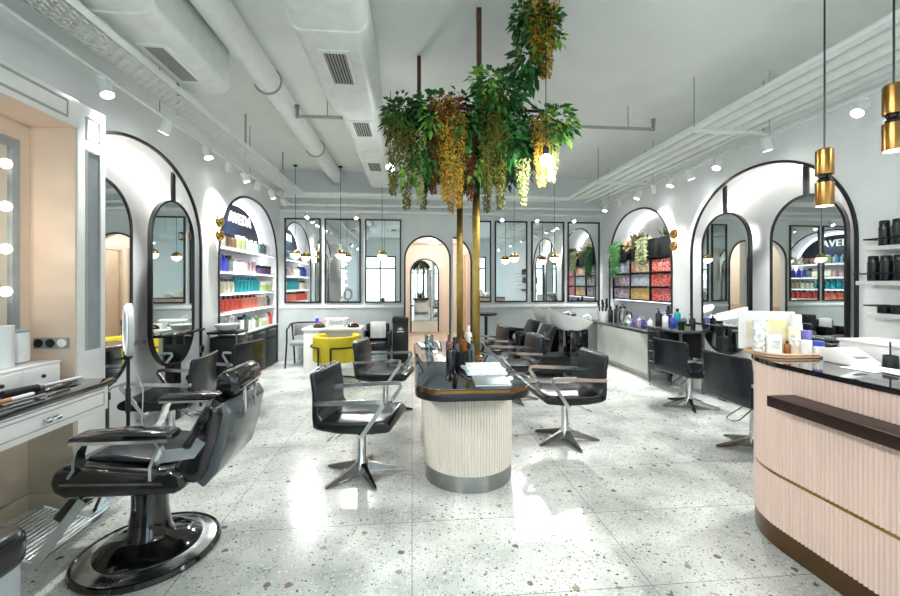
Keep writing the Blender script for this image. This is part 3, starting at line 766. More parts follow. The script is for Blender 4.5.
mb = MB(); mb.lathe([(.09, 0), (.10, .03), (.085, .15), (.05, .19), (.001, .195)], (3.66, 6.61, cz), n=24); mb.build('body', 'chrome', t)
MB().tube([(3.66, 6.53, cz+.15), (3.66, 6.55, cz+.24), (3.66, 6.67, cz+.24), (3.66, 6.69, cz+.15)], .01, n=8).build('handle', 'rubber', t)
t = thing('basket', 'small wire basket with cartons on the right counter', 'basket', (3.7, 6.2, cz))
mb = MB()
for z in (0, .06, .11): mb.tube([(3.62, 6.13, cz+.006+z), (3.80, 6.13, cz+.006+z), (3.80, 6.27, cz+.006+z), (3.62, 6.27, cz+.006+z)], .004, n=6, closed=True)
for k in range(5): mb.cyl((3.62+.045*k, 6.13, cz), (3.62+.045*k, 6.13, cz+.115), .003, n=6); mb.cyl((3.62+.045*k, 6.27, cz), (3.62+.045*k, 6.27, cz+.115), .003, n=6)
mb.build('wire_frame', 'chrome', t)
cz2 = .83
items_row([(3.62, 5.72, cz2, 'pump', .09, .26, 'b_ink', 'b_ink'), (3.72, 5.64, cz2, 'round', .09, .3, 'b_ink', 'b_ink'), (3.62, 5.56, cz2, 'pump', .08, .22, 'b_white', 'b_white'), (3.76, 5.50, cz2, 'round', .09, .27, 'b_teal', 'b_ink'),
           (3.64, 5.42, cz2, 'pump', .08, .2, 'b_blue', 'b_white'), (3.74, 5.33, cz2, 'round', .08, .18, 'b_slate', 'b_white'), (3.62, 5.2, cz2, 'jar', .09, .12, 'b_ink', 'b_ink'), (3.74, 5.16, cz2, 'pump', .08, .22, 'b_ink', 'b_ink'), (3.62, 5.08, cz2, 'jar', .08, .10, 'b_olive', 'b_ink')],
          'the black drawer desk', 'bottles on the black drawer desk')
# socket panels beside the alcoves
for X, s_, y, z, lab in ((XR, -1, 5.42, 0, ''),):
    pass
def socket(x, y, z, s_, n, lab, m1='lgrey', m2='rubber', axis='z'):
    t = thing('socket_panel', lab, 'socket', (x, y, z))
    h = .085*n if axis == 'z' else .09; w = .09 if axis == 'z' else .085*n
    xa, xb = sorted((x, x+s_*.012)); mb = MB(); mb.box(xa, xb, y-w/2, y+w/2, z-h/2, z+h/2, .003); mb.build('plate', m1, t)
    for k in range(n):
        dz = (k-(n-1)/2)*.082 if axis == 'z' else 0; dy = 0 if axis == 'z' else (k-(n-1)/2)*.082
        MB().lathe([(.028, 0), (.03, .006), (.02, .008)], (0, 0, 0), n=16, mtx=Matrix.Translation((x+s_*.012, y+dy, z+dz)) @ Matrix.Rotation(s_*PI/2, 4, 'Y')).build('socket', m2, t)
socket(XR, 5.46, .72, -1, 3, 'white triple socket panel on the wall beside the right alcove', 'white')
socket(XL, 5.13, .68, 1, 1, 'small dark socket on the wall beside the left alcove', 'greyplastic')
# ------------------------------------------------------------------ ceiling services
def rrect(x0, x1, z0, z1, r, n=5):
    pts = []
    for cx, cz_, a0 in ((x1-r, z1-r, 0), (x0+r, z1-r, PI/2), (x0+r, z0+r, PI), (x1-r, z0+r, 1.5*PI)):
        for i in range(n+1):
            a = a0+PI/2*i/n; pts.append((cx+r*math.cos(a), cz_+r*math.sin(a)))
    return pts
def grille(name_parent, x0, x1, y0, y1, z, lab_n=7):
    w = .03
    mb = MB(); mb.box(x0, x1, y0, y0+w, z-.012, z); mb.box(x0, x1, y1-w, y1, z-.012, z); mb.box(x0, x0+w, y0+w, y1-w, z-.012, z); mb.box(x1-w, x1, y0+w, y1-w, z-.012, z)
    g = mb.build('grille_frame', 'pipewhite', name_parent)
    mb = MB(); mb.box(x0+w, x1-w, y0+w, y1-w, z-.001, z); mb.build('opening_shade', 'dark', g)  # flat dark sheet, the shade behind the slats put into its colour
    n = lab_n
    for k in range(n):
        x = x0+w+(x1-x0-2*w)*(k+.5)/n
        MB().box(x-.006, x+.006, y0+w, y1-w, z-.010, z-.002).build('slat', 'vent', g)
def duct(x0, x1, y0, y1, z0, lab, seams, grilles, m_='ductwhite', z1=ZC-.06, r=.09):
    t = thing('air_duct', lab, 'duct', ((x0+x1)/2, y0, z0))
    mb = MB(); mb.prism(rrect(x0, x1, z0, z1, r), y0, y1, 'y'); mb.build('casing', m_, t)
    for y in seams: MB().prism(rrect(x0-.012, x1+.012, z0-.012, z1+.012, r), y, y+.035, 'y').build('seam_band', m_, t)
    for y in (y0+.5, y1-.3):
        MB().box(x0+.02, x1-.02, y-.012, y+.012, z1-.01, ZC).build('hanger', 'pipewhite', t)
    for g in grilles: grille(t, *g, z0)
    return t
duct(-.80, -.30, 1.0, 4.12, 3.12, 'wide white air duct with a grille over the room centre', (2.2, 2.75), [(-.67, -.45, 2.98, 3.5)])
duct(-.76, -.36, 4.3, 7.6, 3.22, 'narrower white air duct continuing towards the doorway', (5.6,), [(-.68, -.44, 4.5, 5.0), (-.68, -.44, 6.0, 6.5)], r=.07)
duct(-1.97, -1.58, .6, 3.72, 3.10, 'white air duct ending above the left alcove mirror', (2.65,), [(-1.88, -1.69, 2.98, 3.52)])
t = thing('round_pipe', 'thick round white pipe running along the ceiling left of centre', 'pipe', (-1.5, 4, 3.46))
mb = MB(); mb.cyl((-1.42, .5, 3.46), (-1.42, 7.95, 3.46), .12, n=28); mb.build('pipe', 'pipewhite', t)
for y in (2.2, 4.2, 6.2): MB().tube([(-1.42+.128*math.cos(a), y, 3.46+.128*math.sin(a)) for a in [i*2*PI/20 for i in range(20)]], .012, n=6, closed=True).build('clamp', 'vent', t)
# perforated cable tray on the left
t = thing('cable_tray', 'perforated white cable tray along the left side of the ceiling', 'cable tray', (-1.98, 4, 2.98))
mb = MB()
x0, x1, z = -2.09, -1.87, 2.98
nx, y, st = 5, .9, .075
cw = (x1-x0)/nx
while y < 7.2:
    for k in range(nx):
        off = .035 if k % 2 else 0
        mb.box(x0+k*cw, x0+(k+1)*cw, y+off, y+off+.042, z, z+.004)
    y += st
for k in range(nx+1): mb.box(x0+k*cw-.008, x0+k*cw+.008, .9, 7.25, z, z+.004)
mb.build('perforated_base', 'pipewhite', t)
for x in (x0, x1): MB().box(x-.003, x+.003, .9, 7.25, z, z+.06).build('side_rail', 'pipewhite', t)
for y in (1.6, 3.9, 5.4, 6.9): MB().box(x0-.018, x0-.004, y-.012, y+.012, z, ZC).build('hanger', 'vent', t)
# slatted tray of pipes on the right, bending along the back wall
t = thing('pipe_rack', 'rack of parallel white pipes along the right ceiling, bending along the back', 'pipe rack', (3.3, 4, 3.05))
for k in range(5):
    x = 2.98+k*.165
    pts = [(x, .6, 3.10), (x, 7.45-(k*.13)*.9-.05, 3.10)]
    yb = 7.85-.10*k
    pts = [(x, .6, 3.10), (x, yb-.28-.0*k, 3.10), (x-.10, yb-.06, 3.10), (x-.32, yb, 3.10), (XL+.1, yb, 3.10)] if k < 3 else [(x, .6, 3.10), (x, 7.9, 3.10)]
    MB().tube(pts, .038 if k < 4 else .026, n=12).build('pipe', 'pipewhite', t)
MB().box(2.90, 2.91, .6, 7.2, 3.056, 3.075).build('side_rail', 'pipewhite', t)
MB().box(3.72, 3.735, .6, 7.2, 3.06, 3.14).build('side_rail', 'pipewhite', t)
for y in (1.9, 4.0, 6.2):
    c = MB().box(2.88, 3.78, y-.025, y+.025, 3.03, 3.056).build('cross_bar', 'pipewhite', t)
    for x in (2.92, 3.7): MB().cyl((x, y, 3.05), (x, y, ZC), .006, n=6).build('hanger_rod', 'vent', c)
mb = MB()
for k in range(60): mb.box(3.74, 3.84, .8+k*.105, .8+k*.105+.045, 3.03, 3.04)
for x in (3.74, 3.79, 3.84): mb.box(x-.004, x+.004, .8, 7.1, 3.03, 3.04)
mb.build('wire_tray', 'pipewhite', t)
t = thing('water_pipe', 'thin white pipe running along the top of the back wall', 'pipe', (.6, 7.9, 2.95))
MB().cyl((XL+.05, 7.93, 2.95), (XR-.05, 7.93, 2.95), .028, n=10).build('pipe', 'pipewhite', t)
MB().box(XL+.02, XR-.02, 7.90, 7.99, 2.80, 2.85, .006).build('light_track', 'white', t)
for x in (-1.6, .6, 2.6): MB().box(x-.012, x+.012, 7.92, 7.99, 2.92, 2.98).build('bracket', 'vent', t)
# sprinkler pipe across the room
t = thing('sprinkler_pipe', 'thin grey sprinkler pipe crossing below the ceiling', 'pipe', (.9, 4.7, 3.33))
y = 4.72; z = 3.33
MB().cyl((-1.28, y, z), (2.92, y, z), .018, n=10).build('pipe', 'vent', t)
for x in (-.95, .9, 2.6): MB().cyl((x, y, z), (x, y, ZC), .006, n=6).build('hanger_rod', 'vent', t)
for x in (-1.28, 2.92):
    mb = MB(); mb.cyl((x, y, z-.018), (x, y, z+.09), .02, n=10); mb.lathe([(.03, .09), (.012, .10), (.03, .12)], (x, y, z), n=12); mb.build('sprinkler_head', 'steel', t)
# ------------------------------------------------------------------ track lights
def track(X, lab, y0, y1, z):
    t = thing('light_track', lab, 'light track', (X, (y0+y1)/2, z))
    MB().box(X-.014, X+.014, y0, y1, z, z+.02, .003).build('rail', 'white', t)
    for y in (1.8, 3.8, 5.8, 7.2): MB().cyl((X, y, z+.03), (X, y, ZC), .005, n=6).build('hanger_rod', 'vent', t)
track(-2.2, 'long white light track hung along the left wall', -2.6, 7.7, 2.93)
track(3.58, 'long white light track hung along the right wall', -2.6, 7.7, 2.93)
def spot(x, y, z, target, lab, on=True, e=60, r=.045, ang=75):
    t = thing('track_spotlight', lab, 'spotlight', (x, y, z), 'white track spotlights')
    MB().box(x-.018, x+.018, y-.05, y+.05, z-.02, z, .004).build('adapter', 'white', t)
    j = Vector((x, y, z-.07)); MB().cyl((x, y, z-.02), j, .008, n=8).build('arm', 'white', t)
    d = (Vector(target)-j).normalized()
    q = d.to_track_quat('Z', 'Y').to_matrix().to_4x4(); mt_ = Matrix.Translation(j-d*.03) @ q
    h = MB(); h.lathe([(.012, -.05), (r*.85, -.04), (r, -.02), (r, .09), (r*.9, .09), (r*.86, .07), (.001, .07)], n=18, mtx=mt_); h.build('head', 'white', t)
    MB().lathe([(.001, .080), (r*.84, .078)], n=18, mtx=mt_).build('lens', 'spotglow' if on else 'lgrey', t)
    if on: light('SPOT', 'spot_lamp', j+d*.085, e, t, (1, .995, .98), target, size=.04, angle=ang)
SE = 105
LS = [(-1.6, (.4, .6, .3), 'added unseen fill farthest behind the camera'), (-.6, (1.95, 1.7, .5), 'added unseen fill behind the camera, lighting the reception desk'), (.9, (1.9, 1.5, .4), 'added out of view nearest the camera, lighting the reception desk'), (3.16, (-1.0, 2.7, 0), 'bright, beside the white column top'), (3.9, (-2.9, 3.9, 1.4), 'hanging before the left alcove arch'), (4.63, (-1.1, 4.2, 0), 'bright, right of the left alcove arch'),  # first three heads are unseen and added to light desk and front area
      (5.16, (-2.6, 5.9, 1.6), 'left of the lit sign'), (5.64, (-1.0, 6.0, 0), 'over the lit sign'), (6.1, (-2.7, 6.9, 1.4), 'over the bottle shelves'), (6.7, (-1.5, 7.2, 0), 'near the far left corner'), (7.3, (-1.2, 7.9, 1.6), 'closest to the far left corner')]
for y, tg, lab in LS: spot(-2.2, y, 2.93, tg, 'white track spotlight on the left track, '+lab, e=SE)
RS = [(-1.6, (.4, .8, .3), 'added unseen fill farthest behind the camera'), (-.6, (-1.5, 2.0, .4), 'added unseen fill behind the camera, lighting the barber chair'), (1.4, (1.2, 1.8, 0), 'added out of view nearest the camera, lighting the reception desk'), (2.96, (1.3, 2.6, .0), 'bright, above the black bottle shelves'), (3.83, (4.0, 3.9, 1.2), 'over the middle of the right alcove'), (4.5, (2.2, 4.0, 0), 'bright, over the far alcove mirror'), (4.98, (4.1, 4.9, 1.0), 'at the far leg of the right alcove'),  # first two heads are unseen, added as fill for the front area
      (5.36, (2.4, 5.3, 0), 'above the right gold sconce'), (5.78, (4.0, 6.3, 1.5), 'over the spiky grass'), (6.2, (2.2, 6.4, 0), 'over the carton rack'), (6.77, (4.0, 7.2, 1.5), 'over the green fern'), (7.3, (2.6, 7.0, 0), 'closest to the far right corner')]
for y, tg, lab in RS: spot(3.58, y, 2.93, tg, 'white track spotlight on the right track, '+lab, e=SE)
for x, lab in ((-1.95, 'over the leftmost back mirror'), (-1.05, 'between second and third back mirrors'), (1.75, 'over the mirror above the pedestal table'), (2.45, 'left of the wash basin mirror'), (3.2, 'over the rightmost back mirror')):
    spot(x, 7.86, 2.80, (x*.8, 5.6, 0), 'small bright spotlight on the back wall, '+lab, e=80, r=.035)
# ceiling lamp among the leaves
for p, lab in (((.97, 2.90, 2.40), 'bright round lamp glaring through the right side of the hanging plant'), ((-.24, 4.6, 2.80), 'round lamp glowing at the left edge of the hanging plant')):
    t = thing('hanging_spotlight', lab, 'spotlight', (p[0], p[1], ZC))
    MB().cyl((p[0], p[1], ZC), (p[0], p[1], p[2]+.03), .003, n=6).build('cord', 'black', t)
    MB().lathe([(.02, -.01), (.022, .0), (.022, .04), (.01, .05)], p, n=18).build('lamp_holder', 'black', t)
    MB().sphere((p[0], p[1], p[2]-.05), .045).build('bulb', 'spotglow', t)
    light('POINT', 'hanging_lamp', (p[0], p[1], p[2]-.16), 9 if p[0] > 0 else 4, t, size=.05)
# brass pendants over the reception desk
def brass_pendant(x, y, zb, lab):
    t = thing('brass_pendant', lab, 'pendant lamp', (x, y, ZC), 'brass pendants over the reception desk')
    MB().lathe([(.045, -.02), (.045, 0)], (x, y, ZC), n=20).build('ceiling_rose', 'brass', t)
    MB().cyl((x, y, ZC-.01), (x, y, zb+.28), .004, n=6).build('cord', 'black', t)
    MB().lathe([(.036, .155), (.037, .16), (.037, .275), (.03, .282), (.008, .285)], (x, y, zb), n=28).build('upper_cylinder', 'brass', t)
    MB().lathe([(.024, .115), (.03, .128), (.022, .14), (.03, .152), (.02, .157)], (x, y, zb), n=24).build('black_joint', 'blackgloss', t)
    MB().lathe([(.037, 0), (.038, .005), (.038, .115), (.02, .118)], (x, y, zb), n=28).build('lower_cylinder', 'brass', t)
    MB().lathe([(.001, -.002), (.033, -.001)], (x, y, zb), n=20).build('lens', 'bulb', t)
    light('SPOT', 'pendant_lamp', (x, y, zb-.01), 8, t, (1, .9, .75), (x, y, 0), size=.03, angle=90)
brass_pendant(2.05, 1.86, 1.84, 'brass cylinder pendant with black joint, before the right alcove mirror')
brass_pendant(2.05, 1.565, 2.02, 'brass cylinder pendant cut off by the right edge of the photo')
# ------------------------------------------------------------------ salon chair (front = +x)
def make_salon_chair():
    t = thing('salon_chair', 'x', 'chair', (0, 0, 0), 'black salon chairs with chrome arms')
    mb = MB(); mb.lathe([(.05, .035), (.055, .05), (.05, .09), (.034, .12), (.034, .34), (.028, .345), (.028, .40), (.06, .405), (.06, .415)], n=22); mb.build('column', 'chrome', t)
    for k in range(5):
        a = k*2*PI/5+.35
        mb = MB(); n = 8; d = Vector((math.cos(a), math.sin(a), 0)); s_ = Vector((-d.y, d.x, 0))
        A = [d*.03+s_*.032+Vector((0, 0, .035)), d*.03-s_*.032+Vector((0, 0, .035)), d*.03-s_*.018+Vector((0, 0, .10)), d*.03+s_*.018+Vector((0, 0, .10))]
        B = [d*.31+s_*.012+Vector((0, 0, .0)), d*.31-s_*.012+Vector((0, 0, .0)), d*.31-s_*.008+Vector((0, 0, .016)), d*.31+s_*.008+Vector((0, 0, .016))]
        mb.face(A); mb.face(B)
        for i in range(4): mb.face([A[i], A[(i+1) % 4], B[(i+1) % 4], B[i]])
        mb.build('leg', 'dsteel', t, ang=20)
    # lever hoop under the seat
    MB().tube([(.0, -.03, .40), (-.08, -.05, .34), (-.21, -.07, .27), (-.25, -.05, .255), (-.25, .03, .255), (-.20, .06, .27), (-.05, .04, .36)], .006, n=6).build('lever', 'chrome', t)
    mb = MB(); mb.box(-.16, .16, -.14, .14, .412, .43, .004); mb.build('seat_plate', 'rubber', t)
    # seat: rounded pad rising at the back into the backrest curve
    seat = [(.27, .405), (.30, .43), (.29, .465), (.25, .487), (.05, .470), (-.14, .462), (-.20, .475), (-.27, .47), (-.275, .44), (-.23, .40), (-.1, .385), (.1, .385)]
    mb = MB(); mb.prism(seat, -.25, .25, 'y', bev=.018, seg=3); mb.build('seat', 'leather', t, ang=60)
    back = [(-.205, .475), (-.225, .40), (-.275, .42), (-.292, .50), (-.312, .66), (-.332, .80), (-.315, .812), (-.292, .804), (-.268, .66), (-.245, .52)]
    mb = MB(); mb.prism(back, -.25, .25, 'y', bev=.012, seg=2)
    for v in mb.bm.verts: v.co.x += .03*(abs(v.co.y)/.25)**2*max(0, min(1, (v.co.z-.45)/.2))
    mb.build('backrest', 'leatherblue', t, ang=60)
    MB().flat([(-.324+.03*(y/.24)**2, y, .812) for y in [-.24+.04*i for i in range(13)]], .012, .006).build('top_trim', 'steel', t)
    for s_ in (-1, 1):
        pts = [(-.258, s_*.262, .60), (-.1, s_*.275, .612), (.20, s_*.275, .632), (.235, s_*.274, .628), (.243, s_*.272, .60), (.09, s_*.262, .38), (.06, s_*.24, .378)]
        MB().tube(pts, 0, prof=[(-.007, -.015), (.007, -.015), (.007, .015), (-.007, .015)], up=(0, 1, 0)).build('armrest', 'chrome', t)
        MB().box(-.275, -.245, s_*.252-.012, s_*.252+.012, .585, .615, .003).build('bracket', 'chrome', t)
    return t
chair = make_salon_chair()
CH = [(-.385, 3.18, -12, 1, 'black salon chair left of the island, nearest the camera, facing the fluted island'),
      (-.30, 4.70, -12, 1, 'black salon chair between the island and the yellow tub chair'),
      (1.42, 3.70, 184, 1, 'black salon chair right of the island, nearest the camera, on a star base'),
      (1.27, 5.05, 186, 1, 'second black salon chair on the right of the island, behind the nearest one'),
      (1.12, 6.2, 186, 1, 'farthest black salon chair on the right of the island, by the pedestal table'),
      (3.28, 4.58, 10, .98, 'black salon chair facing the farther mirror of the right alcove'),
      (3.0, 3.34, 3, 1.04, 'black salon chair half hidden behind the reception desk corner'),
      (-2.14, 3.86, 184, 1, 'black salon chair at the left alcove mirror, behind the ring light'),
      (-2.08, 4.80, 166, 1, 'black salon chair beside the black trolley, below the lit bottle shelves')]
for i, (x, y, a, sz, lab) in enumerate(CH):
    if i == 0:
        chair.location = (x, y, 0); chair.rotation_euler = (0, 0, R(a)); chair['label'] = lab
    else: dup(chair, (x, y, 0), R(a), lab, None, sz if sz != 1 else None)

# ------------------------------------------------------------------ barber chair (faces -x)
bx_, by = -1.42, 2.37
t = thing('barber_chair', 'large black reclining barber chair with chrome arms on a round base', 'barber chair', (bx_, by, 0))
MB().lathe([(.335, 0), (.34, .012), (.33, .028), (.32, .03), (.31, .02)], (bx_, by, 0), n=56).build('base_rim', 'blackgloss', t)
MB().lathe([(.315, .0), (.315, .026), (.285, .036), (.255, .041), (.24, .042), (.24, 0)], (bx_, by, 0), n=56).build('chrome_ring', 'chrome', t)
MB().lathe([(.245, .0), (.245, .046), (.20, .075), (.17, .085), (.115, .10), (.10, .13), (.085, .25), (.085, .42)], (bx_, by, 0), n=40).build('column', 'blackgloss', t)
MB().box(bx_-.2, bx_+.22, by-.18, by+.18, .39, .43, .01).build('seat_carrier', 'dsteel', t)
prof = [(-1.70, .45), (-1.715, .50), (-1.70, .555), (-1.65, .58), (-1.56, .58), (-1.30, .545), (-1.17, .55), (-1.11, .53), (-1.10, .45), (-1.16, .425), (-1.64, .42)]
MB().prism(prof, by-.275, by+.275, 'y', bev=.03, seg=4).build('seat', 'vinyl', t, ang=70)
MB().flat([(-1.714, by-.25, .497), (-1.714, by+.25, .497)], .012, .006).build('seat_piping', 'dsteel', t)
MB().flat([(-1.66, by-.277, .50), (-1.2, by-.277, .485)], .006, .012).build('seat_piping', 'dsteel', t)
prof = [(-1.60, .575), (-1.59, .60), (-1.48, .605), (-1.3, .575), (-1.2, .57), (-1.17, .54)]
MB().prism(prof, by-.20, by+.20, 'y', bev=.012, seg=3).build('seat_pad', 'leatherblue', t, ang=70)
# backrest: padded front, rounded grey shell behind
prof = [(-1.155, .49), (-1.175, .55), (-1.13, .66), (-1.065, .78), (-1.015, .865), (-.985, .88), (-.945, .855), (-.935, .80), (-.975, .64), (-1.01, .52), (-1.06, .45)]
MB().prism(prof, by-.26, by+.26, 'y', bev=.04, seg=4).build('backrest', 'vinyl', t, ang=75)
prof = [(-1.075, .47), (-1.03, .53), (-.995, .64), (-.96, .80), (-.965, .845), (-.93, .855), (-.90, .80), (-.932, .64), (-.97, .51), (-1.035, .432)]
MB().prism(prof, by-.235, by+.235, 'y', bev=.014, seg=3).build('back_shell', 'shellgrey', t, ang=75)
prof = [(-1.005, .90), (-1.02, .94), (-1.0, .985), (-.955, 1.005), (-.91, .99), (-.885, .945), (-.89, .895), (-.92, .865), (-.965, .865)]
MB().prism(prof, by-.165, by+.165, 'y', bev=.03, seg=4).build('headrest', 'vinyl', t, ang=75)
for s_ in (-.05, .05): MB().flat([(-.90, by+s_*1.4, .90), (-.895, by+s_*1.4, .76)], .022, .008, up=(1, 0, 0)).build('headrest_post', 'chrome', t)
for s_ in (-1, 1):
    y = by+s_*.33
    prof = [(-1.545, .725), (-1.555, .742), (-1.53, .762), (-1.32, .775), (-1.12, .765), (-1.10, .745), (-1.115, .727), (-1.32, .722)]
    a = MB().prism(prof, y-.05, y+.05, 'y', bev=.014, seg=3).build('armrest', 'vinyl', t, ang=70)
    MB().flat([(-1.54, y, .727), (-1.12, y, .727)], .102, .014).build('arm_trim', 'chrome', a)
    MB().tube([(-1.50, y, .722), (-1.525, y, .69), (-1.535, y, .65), (-1.545, y-s_*.015, .60), (-1.58, y-s_*.03, .555)], 0, up=(0, 1, 0), prof=[(-.03, -.007), (.03, -.007), (.03, .007), (-.03, .007)]).build('arm_support', 'chrome', a)
    MB().tube([(-1.19, y, .722), (-1.17, y, .69), (-1.19, y, .645), (-1.215, y-s_*.015, .60), (-1.225, y-s_*.03, .53)], 0, up=(0, 1, 0), prof=[(-.03, -.007), (.03, -.007), (.03, .007), (-.03, .007)]).build('arm_support', 'chrome', a)
    MB().flat([(-1.20, by+s_*.30, .625), (-1.06, by+s_*.272, .63), (-1.02, by+s_*.268, .69)], .05, .03, up=(0, 1, 0)).build('recline_bracket', 'chrome', a)
# foot rest: ribbed plate carried on two arms, with a padded calf rest
f = MB().prism([(-1.775, .115), (-1.77, .13), (-2.035, .215), (-2.04, .20)], by-.27, by+.09, 'y').build('foot_rest', 'steel', t)
for k in range(12):
    x = -1.785-.0212*k; z = .136+.0068*k
    MB().cyl((x, by-.265, z), (x, by+.085, z), .0065, n=8).build('rib', 'chrome', f)
for y in (by-.27, by+.09): MB().flat([(-1.56, y, .42), (-1.76, y, .14), (-1.79, y, .118), (-2.035, y, .204)], .04, .012, up=(0, 1, 0)).build('foot_rest_arm', 'chrome', f)
MB().prism([(-1.54, .42), (-1.66, .42), (-1.76, .30), (-1.72, .27)], by-.20, by+.05, 'y', bev=.012).build('leg_pad', 'vinyl', f, ang=60)
MB().tube([(-1.30, by+.16, .41), (-1.22, by+.33, .39), (-1.2, by+.40, .40)], .01, n=8).build('lever', 'chrome', t)

# ------------------------------------------------------------------ fluted island
def stadium(cx, y0, y1, r, n=40):
    pts = []
    for i in range(n+1): a = PI+PI*i/n; pts.append((cx+r*math.cos(a), y0+r+r*math.sin(a)))
    for i in range(n+1): a = PI*i/n; pts.append((cx+r*math.cos(a), y1-r+r*math.sin(a)))
    return pts
def resample(pts, step, closed=True):
    P_ = [Vector((p[0], p[1])) for p in pts]
    if closed: P_.append(P_[0])
    out = []; acc = 0; out.append(P_[0].copy())
    for a, b in zip(P_, P_[1:]):
        L_ = (b-a).length
        if L_ < 1e-9: continue
        pos = step-acc
        while pos <= L_: out.append(a+(b-a)*pos/L_); pos += step
        acc = L_-(pos-step)
    return out
def fluted(pts, pitch, depth, closed=True, per=6, ribs=True):
    L_ = sum((Vector(a)-Vector(b)).length for a, b in zip(pts, pts[1:]+([pts[0]] if closed else [])))
    n = max(1, round(L_/pitch)); q = resample(pts, L_/n/per, closed)[:n*per]
    out = []; N = len(q)
    for i, p in enumerate(q):
        if closed: tg = q[(i+1) % N]-q[i-1]
        else: tg = q[min(i+1, N-1)]-q[max(i-1, 0)]
        tg.normalize(); nr = Vector((tg.y, -tg.x))
        h = abs(math.sin(PI*i/per))**.7 if ribs else 0
        out.append(tuple(p+nr*depth*h))
    return out
cx = .43
t = thing('styling_island', 'long fluted cream island with dark glossy rounded top in the room centre', 'island', (cx, 3.7, 0))
MB().prism(fluted(stadium(cx, 2.80, 4.62, .325), .022, .008), .115, .70, 'z').build('fluted_base', 'cream', t, ang=50)
MB().prism(stadium(cx, 2.80, 4.62, .328), 0, .115, 'z').build('plinth', 'steel', t)
def rr2(x0, x1, y0, y1, r, n=12):
    return [(p[0], p[1]) for p in rrect(x0, x1, y0, y1, r, n)]
MB().prism(rr2(.02, .80, 2.58, 4.80, .20), .70, .752, 'z', bev=.008).build('black_edge', 'black', t)
MB().prism(rr2(.018, .802, 2.578, 4.802, .20), .752, .772, 'z').build('brass_edge', 'brass', t)
MB().prism(rr2(.028, .792, 2.588, 4.792, .19), .772, .780, 'z', bev=.002).build('glass_top', 'tableglass', t)
# brass posts from island to planter
for (x, y), lab in (((.585, 3.72), 'square brass post rising from the island, the nearer one'), ((.525, 4.5), 'square brass post rising from the island, the farther one')):
    t = thing('brass_post', lab, 'post', (x, y, .78), 'brass posts on the island')
    MB().box(x-.033, x+.033, y-.02, y+.02, .792, 2.62, .003).build('post', 'brassdark', t)
    MB().box(x-.06, x+.06, y-.05, y+.05, .78, .794, .003).build('foot_plate', 'brass', t)

# things on the island
zt = .78
def magazine(x, y, z, a, w, h, m_, lab, th=.012):
    q = Matrix.Translation((x, y, z)) @ Matrix.Rotation(R(a), 4, 'Z')
    t = thing('magazine', lab, 'magazine', (x, y, z), 'magazines on the island')
    MB().box(-w/2, w/2, -h/2, h/2, .0015, th-.0015, mtx=q).build('pages', 'paper', t)
    mb = MB(); mb.box(-w/2-.002, w/2+.002, -h/2-.002, h/2+.002, th-.002, th, mtx=q); mb.box(-w/2-.002, w/2+.002, -h/2-.002, h/2+.002, 0, .002, mtx=q); mb.box(-w/2-.003, -w/2, -h/2-.002, h/2+.002, 0, th, mtx=q); mb.build('cover', m_, t)
magazine(.54, 2.80, zt, -3, .24, .33, 'b_slate', 'grey magazine lying lowest on the island')
magazine(.545, 3.02, zt+.012, -2, .29, .22, 'label_white', 'pale magazine lying across the grey one on the island')
magazine(.535, 3.06, zt+.024, 10, .28, .21, 'paleteal', 'pale teal magazine in the middle of the island pile', .018)
magazine(.54, 3.08, zt+.042, -6, .26, .20, 'label_white', 'white topmost magazine on the island pile', .012)
t = thing('tool_holder', 'dark holder full of brushes and combs in the middle of the island', 'holder', (.40, 3.3, zt))
MB().lathe([(.055, 0), (.06, .12), (.055, .12), (.05, .01), (.001, .01)], (.40, 3.34, zt), n=20).build('cup', 'rubber', t)
for i in range(5):
    a = i*1.3; p = Vector((.40+.025*math.cos(a), 3.34+.025*math.sin(a), zt+.02)); q = p+Vector((.03*math.cos(a), .03*math.sin(a), .17+.02*(i % 3)))
    mb = MB(); mb.cyl(p, q, .008, n=8); mb.cyl(p+(q-p)*.6, q, .022, .018, n=10); mb.build('brush', ('rubber', 'b_amber', 'b_ink', 'b_slate', 'b_amber')[i], t)
its = [(.29, 3.10, 'round', .06, .22, 'b_ink', 'b_amber', 'tall black bottle with amber cap, nearest on the island'), (.33, 3.28, 'pump', .06, .2, 'b_ink', 'b_ink', 'black pump bottle beside the brush holder on the island'),
       (.31, 3.45, 'round', .05, .24, 'b_purple', 'b_amber', 'plum bottle with amber cap on the island'), (.45, 3.20, 'round', .05, .2, 'b_ink', 'b_ink', 'slim black bottle right of the brush holder on the island'),
       (.50, 3.42, 'pump', .05, .22, 'b_slate', 'b_ink', 'slate pump bottle by the nearer brass post'), (.44, 3.52, 'round', .05, .26, 'b_ink', 'b_brown', 'tall dark bottle behind the brush holder on the island'), (.50, 3.62, 'round', .07, .3, 'b_cream', 'b_white', 'cream bottle just left of the nearer brass post')]
for x, y, k, w, h, b_, c_, lab in its: put_bottle('styling_bottle', k, w, w, h, b_, c_, (x, y, zt), .4, lab, 'bottle', 'bottles on the island')
mb = MB(); mb.lathe([(.036, 0), (.043, .19), (.039, .19), (.033, .01), (.001, .01)], (.16, 3.86, zt), n=24); solo(mb, 'glass_vase', 'clearglass', 'clear drinking glass standing at the left of the island top', 'glass')

